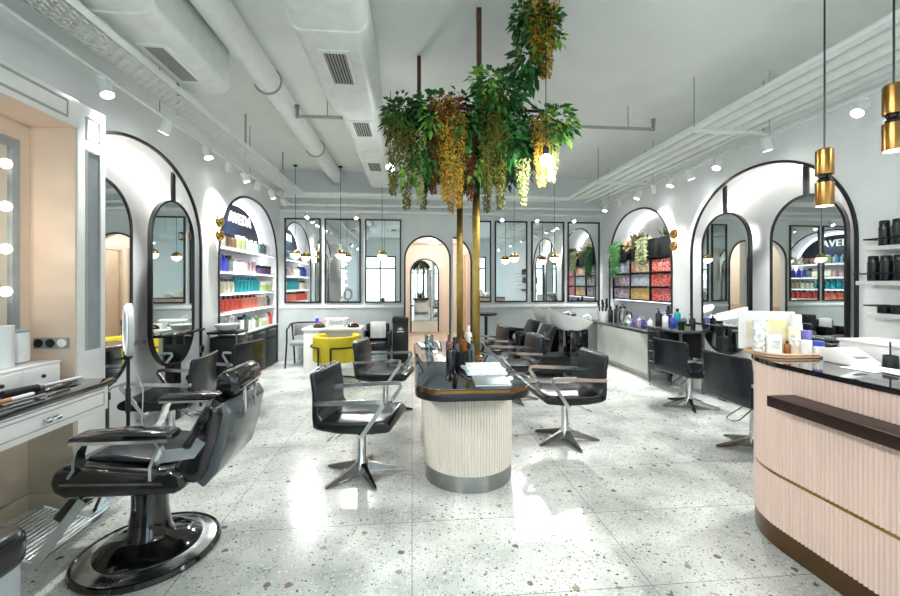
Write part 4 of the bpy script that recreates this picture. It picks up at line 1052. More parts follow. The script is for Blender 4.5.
# ------------------------------------------------------------------ hanging planter with vines
t = thing('hanging_planter', 'large hanging planter of ivy and wisteria over the island', 'hanging plant', (.52, 3.55, 2.75))
fr = MB()
X0, X1, Y0, Y1, Z0, Z1 = .02, 1.02, 3.12, 4.62, 2.62, 2.80
for z in (Z0, Z1): fr.tube([(X0, Y0, z), (X1, Y0, z), (X1, Y1, z), (X0, Y1, z)], .012, n=6, closed=True)
for k in range(11):
    x = X0+(X1-X0)*k/10; fr.cyl((x, Y0, Z0), (x, Y1, Z0), .006, n=6)
for x in (X0, X1):
    for y in (Y0, (Y0+Y1)/2, Y1): fr.cyl((x, y, Z0), (x, y, Z1), .008, n=6)
fr.build('frame', 'stemM', t)
for x, y in ((.52, 3.16), (.066, 3.88), (.9, 4.5)):
    MB().box(x-.018, x+.018, y-.018, y+.018, 2.62, ZC).build('hanging_rod', 'rust', t)
def cluster(mb, c, rad, n, size, w=.62, droop=.35):
    for _ in range(n):
        a = rnd.uniform(0, 2*PI); b = math.acos(rnd.uniform(-1, 1)); r = rnd.random()**.45
        d = Vector((math.sin(b)*math.cos(a), math.sin(b)*math.sin(a), math.cos(b)))
        p = Vector((c[0]+d.x*rad[0]*r, c[1]+d.y*rad[1]*r, c[2]+d.z*rad[2]*r))
        if p.z > ZC-.08: continue
        mb.leaf(p, d+Vector((0, 0, -.25)), size*rnd.uniform(.6, 1.1), w, droop)
lf = MB()
for c, rad, n in (((-.06, 3.25, 2.72), (.17, .22, .16), 130), ((.12, 3.4, 2.72), (.2, .35, .2), 170), ((.34, 3.35, 2.74), (.2, .3, .2), 170), ((.56, 3.25, 2.72), (.18, .25, .26), 190),
                  ((.75, 3.3, 2.66), (.18, .3, .26), 200), ((.98, 3.3, 2.62), (.2, .25, .2), 130), ((.3, 4.1, 2.75), (.45, .5, .16), 260), ((.85, 4.0, 2.75), (.35, .5, .16), 170), ((.5, 3.3, 2.4), (.3, .2, .18), 120), ((.12, 3.25, 2.42), (.14, .2, .2), 90), ((.8, 3.3, 2.4), (.2, .2, .15), 80)):
    cluster(lf, c, rad, int(n*3.4), .06)
lf.build('ivy_leaves', 'leafD', t)
lf = MB()
for c, rad, n in (((-.10, 3.1, 2.74), (.12, .15, .13), 55), ((.15, 3.1, 2.76), (.16, .15, .16), 70), ((.42, 3.05, 2.70), (.2, .15, .25), 60), ((.66, 3.0, 2.84), (.2, .12, .22), 130), ((.86, 3.0, 3.12), (.13, .12, .2), 90), ((.88, 3.0, 3.44), (.15, .14, .12), 80), ((1.06, 3.05, 2.68), (.18, .15, .17), 80), ((.74, 3.05, 2.55), (.15, .12, .2), 60), ((.12, 3.05, 2.4), (.1, .1, .2), 40), ((.98, 3.0, 3.42), (.14, .1, .12), 60)):
    cluster(lf, c, rad, int(n*2.4), .074)
lf.build('green_leaves', 'leafA', t)
lf = MB()
for c, rad, n in (((.55, 2.98, 2.94), (.15, .1, .10), 45), ((.16, 3.0, 2.68), (.14, .1, .2), 35), ((1.1, 3.0, 2.64), (.14, .1, .14), 40), ((.9, 2.96, 3.3), (.18, .1, .2), 25), ((1.08, 3.0, 3.3), (.06, .06, .07), 12), ((.5, 3.1, 2.4), (.3, .15, .2), 45), ((.0, 3.1, 2.3), (.15, .15, .12), 30)):
    cluster(lf, c, rad, int(n*2.0), .068)
lf.build('young_leaves', 'leafB', t)
MB().tube([(.62, 3.1, 2.80), (.72, 3.05, 2.98), (.80, 3.02, 3.15), (.83, 3.0, 3.34), (.88, 3.0, 3.55), (.90, 3.0, 3.60)], .018, n=8).build('vine_stem', 'stemP', t)
mb = MB()
for pts in ([(.4, 3.2, 2.9), (.6, 3.1, 3.0), (.8, 3.05, 2.9), (1.0, 3.05, 2.75), (1.2, 3.0, 2.62)], [(.4, 3.4, 2.9), (.1, 3.3, 2.85), (-.15, 3.2, 2.75), (-.2, 3.15, 2.5)], [(.9, 3.0, 3.5), (1.0, 2.98, 3.4), (1.12, 2.95, 3.3)]):
    mb.tube(pts, .008, n=6)
mb.build('twigs', 'stemM', t)
def wisteria(x, y, zt_, zb_, r0, m_, n, lab=None):
    mb = MB(); L_ = zt_-zb_
    for _ in range(int(n*2.4)):
        f = rnd.random(); r = r0*(1-.72*f)*(.45+.6*rnd.random())
        a = rnd.uniform(0, 2*PI); p = Vector((x+r*math.cos(a), y+r*math.sin(a), zt_-L_*f))
        d = Vector((math.cos(a), math.sin(a), -.9+rnd.uniform(-.4, .4)))
        mb.leaf(p, d, rnd.uniform(.011, .021), .9, .3)
    mb.tube([(x, y, zt_), (x+.006, y, zt_-L_*.5), (x, y, zb_+.02)], .003, n=5)
    o = mb.build('blossom_cluster', m_, t)
    if lab: o['label'] = lab
W = [(-.14, 3.05, 2.72, 2.18, .07, 'wisO', 340), (-.04, 3.08, 2.68, 2.08, .08, 'wisO', 380), (.06, 3.06, 2.6, 2.12, .06, 'wisP', 200), (.16, 3.05, 2.78, 2.2, .06, 'wisR', 300), (.25, 3.0, 2.80, 2.14, .095, 'wisY', 560), (.34, 3.02, 2.72, 2.10, .08, 'wisY', 420), (.20, 2.98, 2.82, 2.5, .08, 'wisR', 260), (.31, 2.99, 2.84, 2.6, .07, 'wisR', 200),
     (.44, 3.08, 2.6, 2.16, .05, 'wisR', 200), (.56, 3.0, 2.86, 2.2, .09, 'wisO', 520), (.66, 3.02, 2.84, 2.08, .085, 'wisO', 460), (.62, 2.98, 2.88, 2.5, .08, 'wisO', 260), (.84, 3.05, 2.4, 2.12, .06, 'wisP', 220), (.97, 3.0, 2.72, 2.26, .085, 'wisY', 420), (1.05, 3.0, 2.66, 2.3, .075, 'wisP', 320),
     (.90, 2.95, 3.56, 3.10, .10, 'wisY', 480), (.99, 2.95, 3.56, 2.98, .10, 'wisY', 520), (.95, 2.97, 3.5, 3.2, .08, 'wisR', 220), (.1, 3.7, 2.65, 2.2, .08, 'wisO', 240), (.7, 3.8, 2.65, 2.2, .08, 'wisO', 240), (.4, 4.2, 2.65, 2.25, .08, 'wisY', 240)]
for w in W: wisteria(*(w[:3]+(w[3]-(.07 if w[3] < 2.4 else 0),)+w[4:]))

# ------------------------------------------------------------------ reception desk (convex corner, fluted)
def desk_outline(off=0.0):
    """front runs along y at x=2.06, rounds the far corner and returns along y=2.5"""
    pts = [(2.00-off, -.6), (2.00-off, 2.04)]
    r = .46+off; cx_, cy_ = 2.00+.46, 2.04
    for i in range(1, 13):
        a = PI-PI/2*i/12; pts.append((cx_+r*math.cos(a), cy_+r*math.sin(a)))
    pts.append((3.1, 2.50+off))
    return pts
t = thing('reception_desk', 'curved pink fluted reception desk with dark top and bronze plinth', 'reception desk', (2.4, 1.2, 0))
def band(name, z0, z1, off, m_, ribs=False, dpt=.007, ang=50):
    d = desk_outline(off)
    path = fluted(d, .026, dpt, closed=False, per=6) if ribs else d
    if ribs: path = [p for p in path]
    pts = [tuple(p) for p in path]+[(3.1, 2.35), (2.62, 2.35), (2.62, -.6)]
    return MB().prism(pts, z0, z1, 'z').build(name, m_, t, ang=ang)
def desk_f(name, z0, z1):
    d = desk_outline(0)
    d = d[::-1]
    path = fluted(d, .021, .010, closed=False, per=6)
    pts = path+[(2.62, -.6), (2.62, 2.35), (3.1, 2.35)]
    return MB().prism(pts, z0, z1, 'z').build(name, 'pink', t, ang=50)
desk_f('upper_panel', .412, .995); desk_f('lower_panel', .115, .395)
band('brass_strip', .395, .412, .004, 'brassdark'); band('bronze_plinth', 0, .115, .004, 'bronze'); band('stone_top', .995, 1.02, .022, 'granite')
sh = MB().box(1.84, 2.02, -.5, 1.97, .815, .87, .003).build('bag_shelf', 'brownwood', t)
t2 = thing('counter_screen', 'low white raised screen at the near end of the reception top', 'screen', (2.72, 1.2, 1.02))
MB().box(2.52, 2.56, .2, 2.20, 1.021, 1.115, .004).build('front_board', 'white', t2)
MB().box(2.56, 2.76, 2.16, 2.20, 1.021, 1.115, .004).build('side_board', 'white', t2)
MB().box(2.51, 2.78, .2, 2.21, 1.115, 1.13, .004).build('ledge_top', 'white', t2)

# products on the reception desk
zt = 1.02
t = thing('display_tray', 'round edged wooden tray under the cream products on the reception desk', 'tray', (2.36, 2.28, zt))
MB().prism(rr2(2.10, 2.46, 2.16, 2.44, .10), zt+.001, zt+.012, 'z', bev=.003).build('base', 'tray', t)
MB().tube([(p[0], p[1], zt+.02) for p in rr2(2.105, 2.455, 2.165, 2.435, .10)], .008, n=8, closed=True).build('rim', 'tray', t)
zt = 1.032
def carton(x, y, w, d, h, m_, lab, rz=0, band_=None, name='product_box'):
    t = thing(name, lab, 'box', (0, 0, 0), 'products on the wooden tray')
    MB().box(-w/2, w/2, -d/2, d/2, 0, h, .002, 1).build('carton', m_, t, smooth=False)
    MB().box(-w*.36, w*.36, -d/2-.001, -d/2+.001, h*.3, h*.72).build('front_label', band_ or 'label_white', t)
    t.location = (x, y, zt); t.rotation_euler = (0, 0, rz)
carton(2.275, 2.405, .29, .02, .245, 'b_white', 'tall white display card at the back of the wooden tray', R(-30), 'b_cream', 'display_card')
carton(2.145, 2.315, .055, .05, .20, 'label_white', 'tall white printed carton at the left end of the wooden tray', R(-30))
carton(2.20, 2.345, .06, .05, .185, 'b_cream', 'cream carton second from left on the tray', R(-30))
carton(2.27, 2.325, .09, .05, .195, 'b_yellowp', 'pale yellow carton in the middle of the tray', R(-30), 'b_cream')
carton(2.185, 2.255, .07, .05, .115, 'b_white', 'short white carton standing at the front of the tray', R(-30))
carton(2.31, 2.25, .055, .05, .16, 'b_cream', 'narrow cream carton right of the pale yellow one', R(-30))
for x, y, k, w, h, b_, c_, lab in ((2.39, 2.31, 'can', .06, .23, 'b_white', 'b_white', 'tall white bottle at the back right of the tray'), (2.325, 2.185, 'jar', .055, .09, 'b_white', 'b_white', 'small white jar at the front of the tray'),
                                   (2.25, 2.23, 'round', .035, .08, 'b_amber', 'b_ink', 'small amber bottle between the cartons on the tray'), (2.395, 2.25, 'tube', .05, .14, 'b_violet', 'b_white', 'violet tube on the right of the tray'), (2.405, 2.185, 'jar', .055, .085, 'b_white', 'b_blue', 'white jar with blue lid at the right end of the tray')):
    put_bottle('product_bottle', k, w, w, h, b_, c_, (x, y, zt), .3, lab, 'bottle', 'products on the wooden tray')
zt = 1.02
t = thing('card_terminal', 'white card terminal with papers behind it on the reception desk', 'card terminal', (2.36, 2.02, zt))
MB().prism([(1.90, zt+.001), (2.08, zt+.001), (2.08, zt+.075), (2.02, zt+.085), (1.92, zt+.03), (1.90, zt+.02)], 2.28, 2.42, 'x', bev=.004).build('body', 'white', t)
MB().box(2.31, 2.39, 1.93, 1.99, zt+.045, zt+.05, mtx=None).build('keypad', 'greyplastic', t)
for i, (x, y, a, lab) in enumerate(((2.30, 1.86, 12, 'top sheet of paper on the reception desk'), (2.36, 1.72, -8, 'sheet of paper nearest the camera on the reception desk'))):
    mb = MB(); mb.box(-.10, .10, -.07, .07, 0, .003, mtx=Matrix.Translation((x, y, zt+.001+.003*i)) @ Matrix.Rotation(R(a), 4, 'Z')); solo(mb, 'paper_sheet', 'paper', 'loose '+lab, 'paper', 'papers on the reception desk')
t = thing('pen_stand', 'small dark pen stand by the papers on the reception desk', 'pen stand', (2.47, 1.92, zt))
MB().lathe([(.03, 0), (.03, .06), (.025, .06), (.025, .01), (.001, .01)], (2.47, 1.90, zt), n=16).build('cup', 'rubber', t)
for i in range(3): MB().cyl((2.47, 1.90, zt+.012), (2.455+.015*i, 1.89+.012*i, zt+.13), .004, n=6).build('pen', ('b_ink', 'b_blue', 'steel')[i], t)

for o in list(COL.objects):
    if o.get('group') == 'products on the wooden tray' or o.name.startswith('display_tray'): o.location.x -= .035
# shelves with black bottles on the right wall, near
for i, (z, y1) in enumerate(((1.755, 3.02), (1.475, 3.10), (1.215, 3.02))):
    nm_ = ('upper', 'middle', 'lower')[i]
    t = thing('wall_shelf', '%s white shelf of black bottles on the right wall' % nm_, 'shelf', (3.78, 2.3, z), 'white shelves on the right wall')
    MB().box(3.70, XR, 1.4, y1, z-.035, z, .004).build('board', 'white', t)
    MB().tube([(3.845, y1+.03, z+.06), (3.715, y1+.03, z+.06), (3.715, 1.42, z+.06)], .006, n=6).build('rail', 'black', t)
    n = 9
    for k in range(n):
        y = y1-.07-k*.092
        lab = '%s of the black bottles on the %s right wall shelf' % (nth(k, n), nm_)
        if i == 0: put_bottle('product_bottle', 'can', .07, .07, .205, 'b_ink', 'b_ink', (3.78, y, z), 0, lab, 'bottle', 'black bottles on the right wall shelves')
        elif i == 1: put_bottle('product_bottle', 'can', .076, .08, .205, 'b_ink', 'b_slate' if k == 9 else 'b_ink', (3.78, y, z), 0, lab, 'bottle', 'black bottles on the right wall shelves')
        else: put_bottle('product_jar', 'jar', .085, .08, .07, 'b_ink', 'b_ink', (3.78, y, z), 0, lab.replace('bottles', 'jars'), 'jar', 'black jars on the right wall shelves')

# ------------------------------------------------------------------ vanity at the left
t = thing('vanity_unit', 'built-in white vanity with dark worktop, drawers and peach lined niche', 'vanity', (-2.2, 1.6, 0))
MB().box(-2.495, -1.955, .3, 2.915, .795, .825, .004).build('worktop', 'granite', t)
MB().box(-2.49, -2.0, .32, 2.90, .63, .795, .003).build('apron', 'white', t)
for i, (y0, y1) in enumerate(((.36, 1.19), (1.21, 2.04), (2.06, 2.86))):
    d = MB().box(-2.0, -1.978, y0, y1, .655, .775, .003).build('drawer', 'white', t)
    mb = MB(); yc = (y0+y1)/2-.06
    mb.flat([(-1.976, y0+.03, .675), (-1.976, y1-.03, .675), (-1.976, y1-.03, .755), (-1.976, y0+.03, .755)], .006, .004, up=(1, 0, 0), closed=True); mb.build('panel_line', 'vent', d)
    mb = MB(); mb.sphere((-1.95, yc, .715), .018, u=10, v=6); mb.sphere((-1.95, yc+.06, .715), .018, u=10, v=6); mb.cyl((-1.978, yc, .715), (-1.95, yc, .715), .008, n=8); mb.cyl((-1.978, yc+.06, .715), (-1.95, yc+.06, .715), .008, n=8); mb.cyl((-1.952, yc, .715), (-1.952, yc+.06, .715), .010, n=8); mb.build('glass_handle', 'chrome', d)
# column at the far end with recessed panels, and its peach inner face
MB().box(-2.495, -2.20, 2.92, 3.165, 0, 2.66, .004).build('column', 'white', t)
c = MB(); c.flat([(-2.196, 2.985, 1.0), (-2.196, 3.10, 1.0), (-2.196, 3.10, 2.36), (-2.196, 2.985, 2.36)], .012, .012, up=(1, 0, 0), closed=True); c.build('panel_moulding', 'vent', t)
MB().box(-2.199, -2.196, 2.99, 3.095, 1.0, 2.355).build('panel_inset', 'greyplastic', t)
c = MB(); c.flat([(-2.196, 2.985, 2.43), (-2.196, 3.10, 2.43), (-2.196, 3.10, 2.58), (-2.196, 2.985, 2.58)], .012, .012, up=(1, 0, 0), closed=True); c.build('panel_moulding', 'vent', t)
MB().box(-2.49, -2.205, 2.905, 2.922, .826, 2.48).build('niche_side', 'peach', t)
MB().box(-2.495, -2.48, .3, 2.91, .826, 2.48).build('niche_back', 'peach', t)
MB().box(-2.495, -2.19, .3, 2.92, 2.48, 2.66, .004).build('canopy', 'white', t)
MB().box(-2.48, -2.2, .3, 2.91, 2.474, 2.482).build('niche_top', 'peach', t)
c = MB(); c.flat([(-2.186, 1.5, 2.52), (-2.186, 2.82, 2.52), (-2.186, 2.82, 2.62), (-2.186, 1.5, 2.62)], .012, .01, up=(1, 0, 0), closed=True); c.build('canopy_moulding', 'vent', t)
MB().box(-2.49, -2.47, .3, 2.91, .1, .63).build('back_panel', 'warmgrey', t)
MB().box(-2.49, -2.45, .3, 2.91, 0, .1, .003).build('kick_board', 'warmgrey', t)
MB().box(-2.47, -2.20, 2.88, 2.92, .0, .795).build('side_panel', 'warmgrey', t)
MB().box(-2.47, -2.20, 2.862, 2.88, 0, .10, .003).build('kick_board', 'warmgrey', t)
# mirror with bulbs
t = thing('vanity_mirror', 'grey framed vanity mirror with round bulbs at the left edge', 'mirror', (-2.475, 1.6, .95))
y0, y1, z0, z1 = .5, 2.80, .96, 2.35
w = .05
mb = MB(); mb.box(-2.479, -2.445, y0, y0+w, z0, z1); mb.box(-2.479, -2.445, y1-w, y1, z0, z1); mb.box(-2.479, -2.445, y0+w, y1-w, z0, z0+w); mb.box(-2.479, -2.445, y0+w, y1-w, z1-w, z1); mb.build('frame', 'greyplastic', t)
MB().box(-2.479, -2.46, y0+w, y1-w, z0+w, z1-w).build('mirror_glass', 'mirror', t, smooth=False)
for i in range(1, 5):
    z = 1.15+i*.255
    for y in (2.68, .62):
        b = MB().lathe([(.02, 0), (.02, .02)], n=12, mtx=Matrix.Translation((-2.46, y, z)) @ Matrix.Rotation(PI/2, 4, 'Y')).build('bulb_socket', 'white', t)
        MB().sphere((-2.42, y, z), .03, u=14, v=8).build('bulb', 'bulb', b)
light('POINT', 'vanity_lamp', (-2.36, 2.5, 1.7), 2, t, (1, .88, .74), size=.1)
light('POINT', 'vanity_lamp', (-2.36, 1.6, 1.7), 2, t, (1, .88, .74), size=.1)
socket(-2.33, 2.905, 1.04, 0, 0, '') if False else None
t = thing('socket_panel', 'grey triple socket panel on the peach side of the vanity niche', 'socket', (-2.34, 2.90, 1.0))
MB().box(-2.45, -2.24, 2.893, 2.905, 1.03, 1.10, .003).build('plate', 'greyplastic', t)
for k, m_ in enumerate(('rubber', 'rubber', 'white')):
    MB().lathe([(.026, 0), (.028, .006), (.018, .008)], n=16, mtx=Matrix.Translation((-2.415+k*.07, 2.893, 1.065)) @ Matrix.Rotation(PI/2, 4, 'X')).build('socket', m_, t)
zt = .826
t = thing('drawer_organizer', 'small white two-drawer organizer on the dark vanity worktop', 'organizer', (-2.35, 2.56, zt))
MB().box(-2.465, -2.23, 2.30, 2.82, zt, zt+.13, .004).build('box', 'white', t)
MB().box(-2.47, -2.225, 2.29, 2.83, zt+.13, zt+.142, .003).build('top', 'white', t)
for y0 in (2.31, 2.565):
    d = MB().box(-2.23, -2.222, y0, y0+.245, zt+.012, zt+.12, .003).build('drawer', 'white', t)
    MB().sphere((-2.215, y0+.122, zt+.068), .012, u=10, v=6).build('knob', 'rubber', d)
mb = MB(); mb.lathe([(.06, 0), (.06, .24), (.02, .24), (.02, 0)], (-2.36, 2.58, zt+.1425), n=28); solo(mb, 'paper_roll', 'paper', 'white paper roll standing on the drawer organizer', 'paper roll')
mb = MB(); mb.box(-2.44, -2.35, 2.68, 2.77, zt+.1425, zt+.33, .02); o = solo(mb, 'tissue_pack', 'b_white', 'white pack with a blue tip beside the paper roll', 'pack')
MB().box(-2.43, -2.36, 2.69, 2.76, zt+.33, zt+.345, .004).build('blue_seal', 'b_sky', o)
# tools on the worktop
def tool(name, lab, m1, pts, r, m2=None, pts2=None, r2=.004):
    t = thing(name, lab, 'tool', pts[0], 'tools on the vanity worktop')
    MB().tube(pts, r, n=10).build('handle', m1, t)
    if pts2: MB().tube(pts2, r2, n=8).build('blade', m2, t)
zz = zt+.014
tool('hair_clipper', 'black clipper lying before the drawer organizer', 'rubber', [(-2.20, 2.420, zt+.025), (-2.17, 2.540, zt+.025), (-2.16, 2.580, zt+.022)], .022, 'steel', [(-2.16, 2.580, zt+.02), (-2.155, 2.610, zt+.018)], .016)
tool('comb', 'pale long comb lying along the vanity worktop', 'lgrey', [(-2.21, 2.600, zz), (-2.16, 2.900, zz)], .01)
tool('scissors', 'open steel scissors on the vanity worktop', 'steel', [(-2.12, 2.580, zt+.006), (-2.16, 2.740, zt+.006)], .005, 'steel', [(-2.16, 2.620, zt+.006), (-2.10, 2.780, zt+.006)], .005)
tool('brush', 'light wooden brush with white tip on the vanity worktop', 'wood', [(-2.12, 2.220, zz), (-2.11, 2.360, zz)], .013, 'b_white', [(-2.11, 2.360, zz), (-2.10, 2.480, zz)], .011)
tool('tail_comb', 'dark tail comb near the edge of the vanity worktop', 'rubber', [(-2.06, 2.540, zz), (-2.09, 2.720, zz)], .007)
tool('steel_comb', 'steel comb lying nearest the worktop edge', 'steel', [(-2.04, 2.240, zz), (-2.02, 2.460, zz)], .008)

t = thing('chair_back_stand_in', 'black topped grey sided stand-in for a chair back at the lower left corner', 'stool', (-1.48, 1.2, 0))  # made-up block standing in for the corner of a chair back
MB().prism(rr2(-1.68, -1.195, .95, 1.42, .08), .02, .60, 'z', bev=.01).build('body', 'greyplastic', t)
MB().prism(rr2(-1.70, -1.185, .94, 1.435, .09), .58, .69, 'z', bev=.035, seg=4).build('cushion', 'leather', t, ang=70)
# ------------------------------------------------------------------ ring light on a stand
rx, ry = -1.98, 3.06
t = thing('ring_light', 'ring light on a thin black tripod stand beside the white column', 'ring light', (rx, ry, 0))
q = Matrix.Translation((rx, ry, 1.13)) @ Matrix.Rotation(math.atan2(-.61, -.79), 4, 'Z') @ Matrix.Rotation(PI/2, 4, 'Y')
mb = MB(); n = 40
ring = [(q @ Vector((.155*math.cos(2*PI*i/n), .155*math.sin(2*PI*i/n), 0))) for i in range(n)]
mb.tube(ring, 0, closed=True, up=tuple((q.to_3x3() @ Vector((0, 0, 1)))), prof=[(-.018, -.03), (.010, -.03), (.016, -.02), (.016, .02), (.010, .03), (-.018, .03)]); mb.build('housing', 'lgrey', t)
ring2 = [(q @ Vector((.155*math.cos(2*PI*i/n), .155*math.sin(2*PI*i/n), .0165))) for i in range(n)]
mb = MB(); mb.tube(ring2, 0, closed=True, up=tuple((q.to_3x3() @ Vector((0, 0, 1)))), prof=[(-.002, -.02), (.004, -.018), (.004, .018), (-.002, .02)]); mb.build('diffuser', 'ringlight', t)
MB().cyl((rx, ry, .25), (rx, ry, .95), .011, n=10).build('pole', 'black', t)
MB().cyl((rx, ry, .55), (rx, ry, .72), .016, n=10).build('collar', 'rubber', t)
MB().box(rx-.02, rx+.02, ry-.02, ry+.02, .92, .98, .004).build('ring_bracket', 'black', t)
MB().tube([(rx, ry, .76), (rx-.07, ry-.05, .74), (rx-.09, ry-.08, .70)], .006, n=6).build('phone_arm', 'steel', t)
MB().box(rx-.12, rx-.06, ry-.10, ry-.07, .66, .72, .01).build('clamp', 'rubber', t)
for k in range(3):
    a = k*2*PI/3+.4; l = MB().cyl((rx, ry, .42), (rx+.26*math.cos(a), ry+.26*math.sin(a), .012), .009, n=8).build('leg', 'black', t)
    MB().sphere((rx+.26*math.cos(a), ry+.26*math.sin(a), .012), .012, u=10, v=6).build('rubber_foot', 'rubber', l)
MB().tube([(rx+.02, ry, .93), (rx+.08, ry+.03, .70), (rx+.06, ry+.05, .45), (rx+.08, ry+.1, .2), (rx+.02, ry+.15, .006)], .004, n=6).build('cable', 'lgrey', t)

# ------------------------------------------------------------------ manicure corner
t = thing('manicure_desk', 'white manicure desk behind the yellow tub chair', 'desk', (-1.28, 7.0, 0))
MB().box(-1.76, -.82, 6.74, 7.22, .70, .735, .004).build('top', 'white', t)
MB().box(-1.74, -1.50, 6.77, 7.20, 0, .70, .004).build('drawer_side', 'white', t)
MB().box(-1.50, -.86, 7.16, 7.19, .12, .70, .003).build('back_board', 'white', t)
MB().box(-.88, -.84, 6.77, 7.20, 0, .70, .003).build('side_panel', 'white', t)
for x, lab in ((-1.52, 'left'), (-.97, 'right')):
    t = thing('nail_lamp', 'black and red nail lamp at the %s of the manicure desk' % lab, 'nail lamp', (x, 6.9, .735), 'nail lamps on the manicure desk')
    mb = MB(); mb.sphere((x, 6.9, .735), .10, 1.05, .9, .75, u=18, v=10); bmesh.ops.bisect_plane(mb.bm, geom=mb.bm.verts[:]+mb.bm.edges[:]+mb.bm.faces[:], plane_co=(0, 0, .7355), plane_no=(0, 0, 1), clear_inner=True); mb.build('shell', 'blackgloss', t)
    mb = MB(); mb.sphere((x, 6.88, .80), .04, 1, 1, .4, u=12, v=8); mb.build('red_panel', 'b_red', t)
    MB().box(x-.06, x+.06, 6.80, 6.83, .738, .775).build('opening_shade', 'dark', t)  # dark block painting the shade inside the lamp mouth
t = thing('arm_rest', 'white padded bench shaped arm rest on the manicure desk', 'arm rest', (-1.25, 6.95, .735))
MB().box(-1.44, -1.06, 6.87, 7.03, .845, .885, .014).build('pad', 'white', t)
for x in (-1.40, -1.12): MB().box(x-.02, x+.02, 6.89, 7.01, .735, .85, .008).build('leg', 'white', t)
MB().box(-1.40, -1.12, 6.94, 6.96, .755, .775).build('cross_bar', 'white', t)
put_bottle('nail_bottle', 'round', .055, .05, .17, 'b_blue', 'b_white', (-1.60, 7.1, .735), 0, 'small blue bottle standing at the back left of the manicure desk', 'bottle', None)
# yellow tub chair
yx, yy = -1.10, 6.16
t = thing('tub_chair', 'yellow velvet tub chair on a black ring base at the manicure desk', 'chair', (yx, yy, 0))
def arcpts(r, a0, a1, n=24): return [(yx+r*math.cos(a0+(a1-a0)*i/n), yy+r*math.sin(a0+(a1-a0)*i/n)) for i in range(n+1)]
o = arcpts(.345, PI-.85, 2*PI+.85, 40)
inn = arcpts(.265, PI-.85, 2*PI+.85, 40)[::-1]
MB().prism(o+inn, .33, .70, 'z', bev=.03, seg=3).build('backrest', 'yellow', t, ang=70)
MB().lathe([(.001, .33), (.27, .33), (.30, .35), (.31, .40), (.30, .45), (.27, .47), (.001, .475)], (yx, yy+.02, 0), n=36).build('seat', 'yellow', t, ang=70)
MB().tube([(yx+.33*math.cos(i*2*PI/36), yy+.33*math.sin(i*2*PI/36), .014) for i in range(36)], .013, n=8, closed=True).build('base_ring', 'black', t)
for a in (PI*1.31, PI*1.48): MB().cyl((yx+.362*math.cos(a), yy+.362*math.sin(a), .02), (yx+.368*math.cos(a), yy+.368*math.sin(a), .55), .013, n=8).build('leg', 'black', t)
for a in (PI*.25, PI*.75): MB().cyl((yx+.33*math.cos(a), yy+.33*math.sin(a), .02), (yx+.28*math.cos(a), yy+.28*math.sin(a), .36), .011, n=8).build('leg', 'black', t)
for a0, a1 in ((PI*.97, PI*1.31), (PI*1.48, PI*2.03)):
    MB().tube([(p[0], p[1], .55) for p in arcpts(.368, a0, a1, 8)], .013, n=8).build('back_rail', 'black', t)
# black towel seat and towel
t = thing('low_armchair', 'low black armchair between manicure desk and black bin', 'chair', (-.62, 7.45, 0))
MB().box(-.84, -.42, 7.20, 7.65, .28, .42, .03, 3).build('seat', 'leather', t)
MB().box(-.84, -.42, 7.62, 7.76, .30, .72, .03, 3).build('backrest', 'leather', t)
for x in (-.86, -.40): MB().box(x-.03, x+.03, 7.22, 7.72, .30, .60, .02, 3).build('armrest', 'leather', t)
for x in (-.84, -.42):
    for y in (7.24, 7.70): MB().cyl((x, y, 0), (x, y, .30), .014, n=8).build('leg', 'black', t)
mb = MB(); n = 10
top = []
for i in range(n+1):
    f = i/n
    path = [(7.605, .46), (7.603, .60), (7.604, .70), (7.625, .735), (7.69, .742), (7.765, .73), (7.775, .66)]
for k in range(len(path)-1):
    for j in range(8):
        xa, xb = -.76+.035*j, -.76+.035*(j+1)
        w_ = lambda x: .006*math.sin(x*60)
        (ya, za), (yb2, zb2) = path[k], path[k+1]
        mb.face([(xa, ya+w_(xa), za), (xb, ya+w_(xb), za), (xb, yb2+w_(xb), zb2), (xa, yb2+w_(xa), zb2)])
bmesh.ops.remove_doubles(mb.bm, verts=mb.bm.verts[:], dist=1e-5)
bmesh.ops.solidify(mb.bm, geom=mb.bm.faces[:], thickness=-.012)
solo(mb, 'towel', 'towel', 'white towel hung over the back of the low black armchair', 'towel')
t = thing('waste_bin', 'tall black bin with a slot and white emblem left of the doorway', 'bin', (-.213, 7.72, 0))
MB().box(-.355, -.07, 7.56, 7.88, 0, .74, .006).build('body', 'rubber', t)
MB().box(-.363, -.062, 7.55, 7.89, .74, .83, .012).build('lid', 'black', t)
MB().box(-.32, -.11, 7.542, 7.552, .76, .80).build('slot', 'dark', t)  # dark strip, shade inside the slot given as colour
mb = MB()
for a in (-60, -30, 0, 30, 60):
    q = Matrix.Translation((-.213, 7.556, .60)) @ Matrix.Rotation(R(a), 4, 'Y')
    mb.prism([(0, 0), (.012, .03), (0, .065), (-.012, .03)], -.003, .003, 'y', mtx=q)
mb.build('leaf_emblem', 'b_white', t)
MB().box(-.28, -.145, 7.554, 7.561, .565, .585).build('emblem_bar', 'b_white', t)
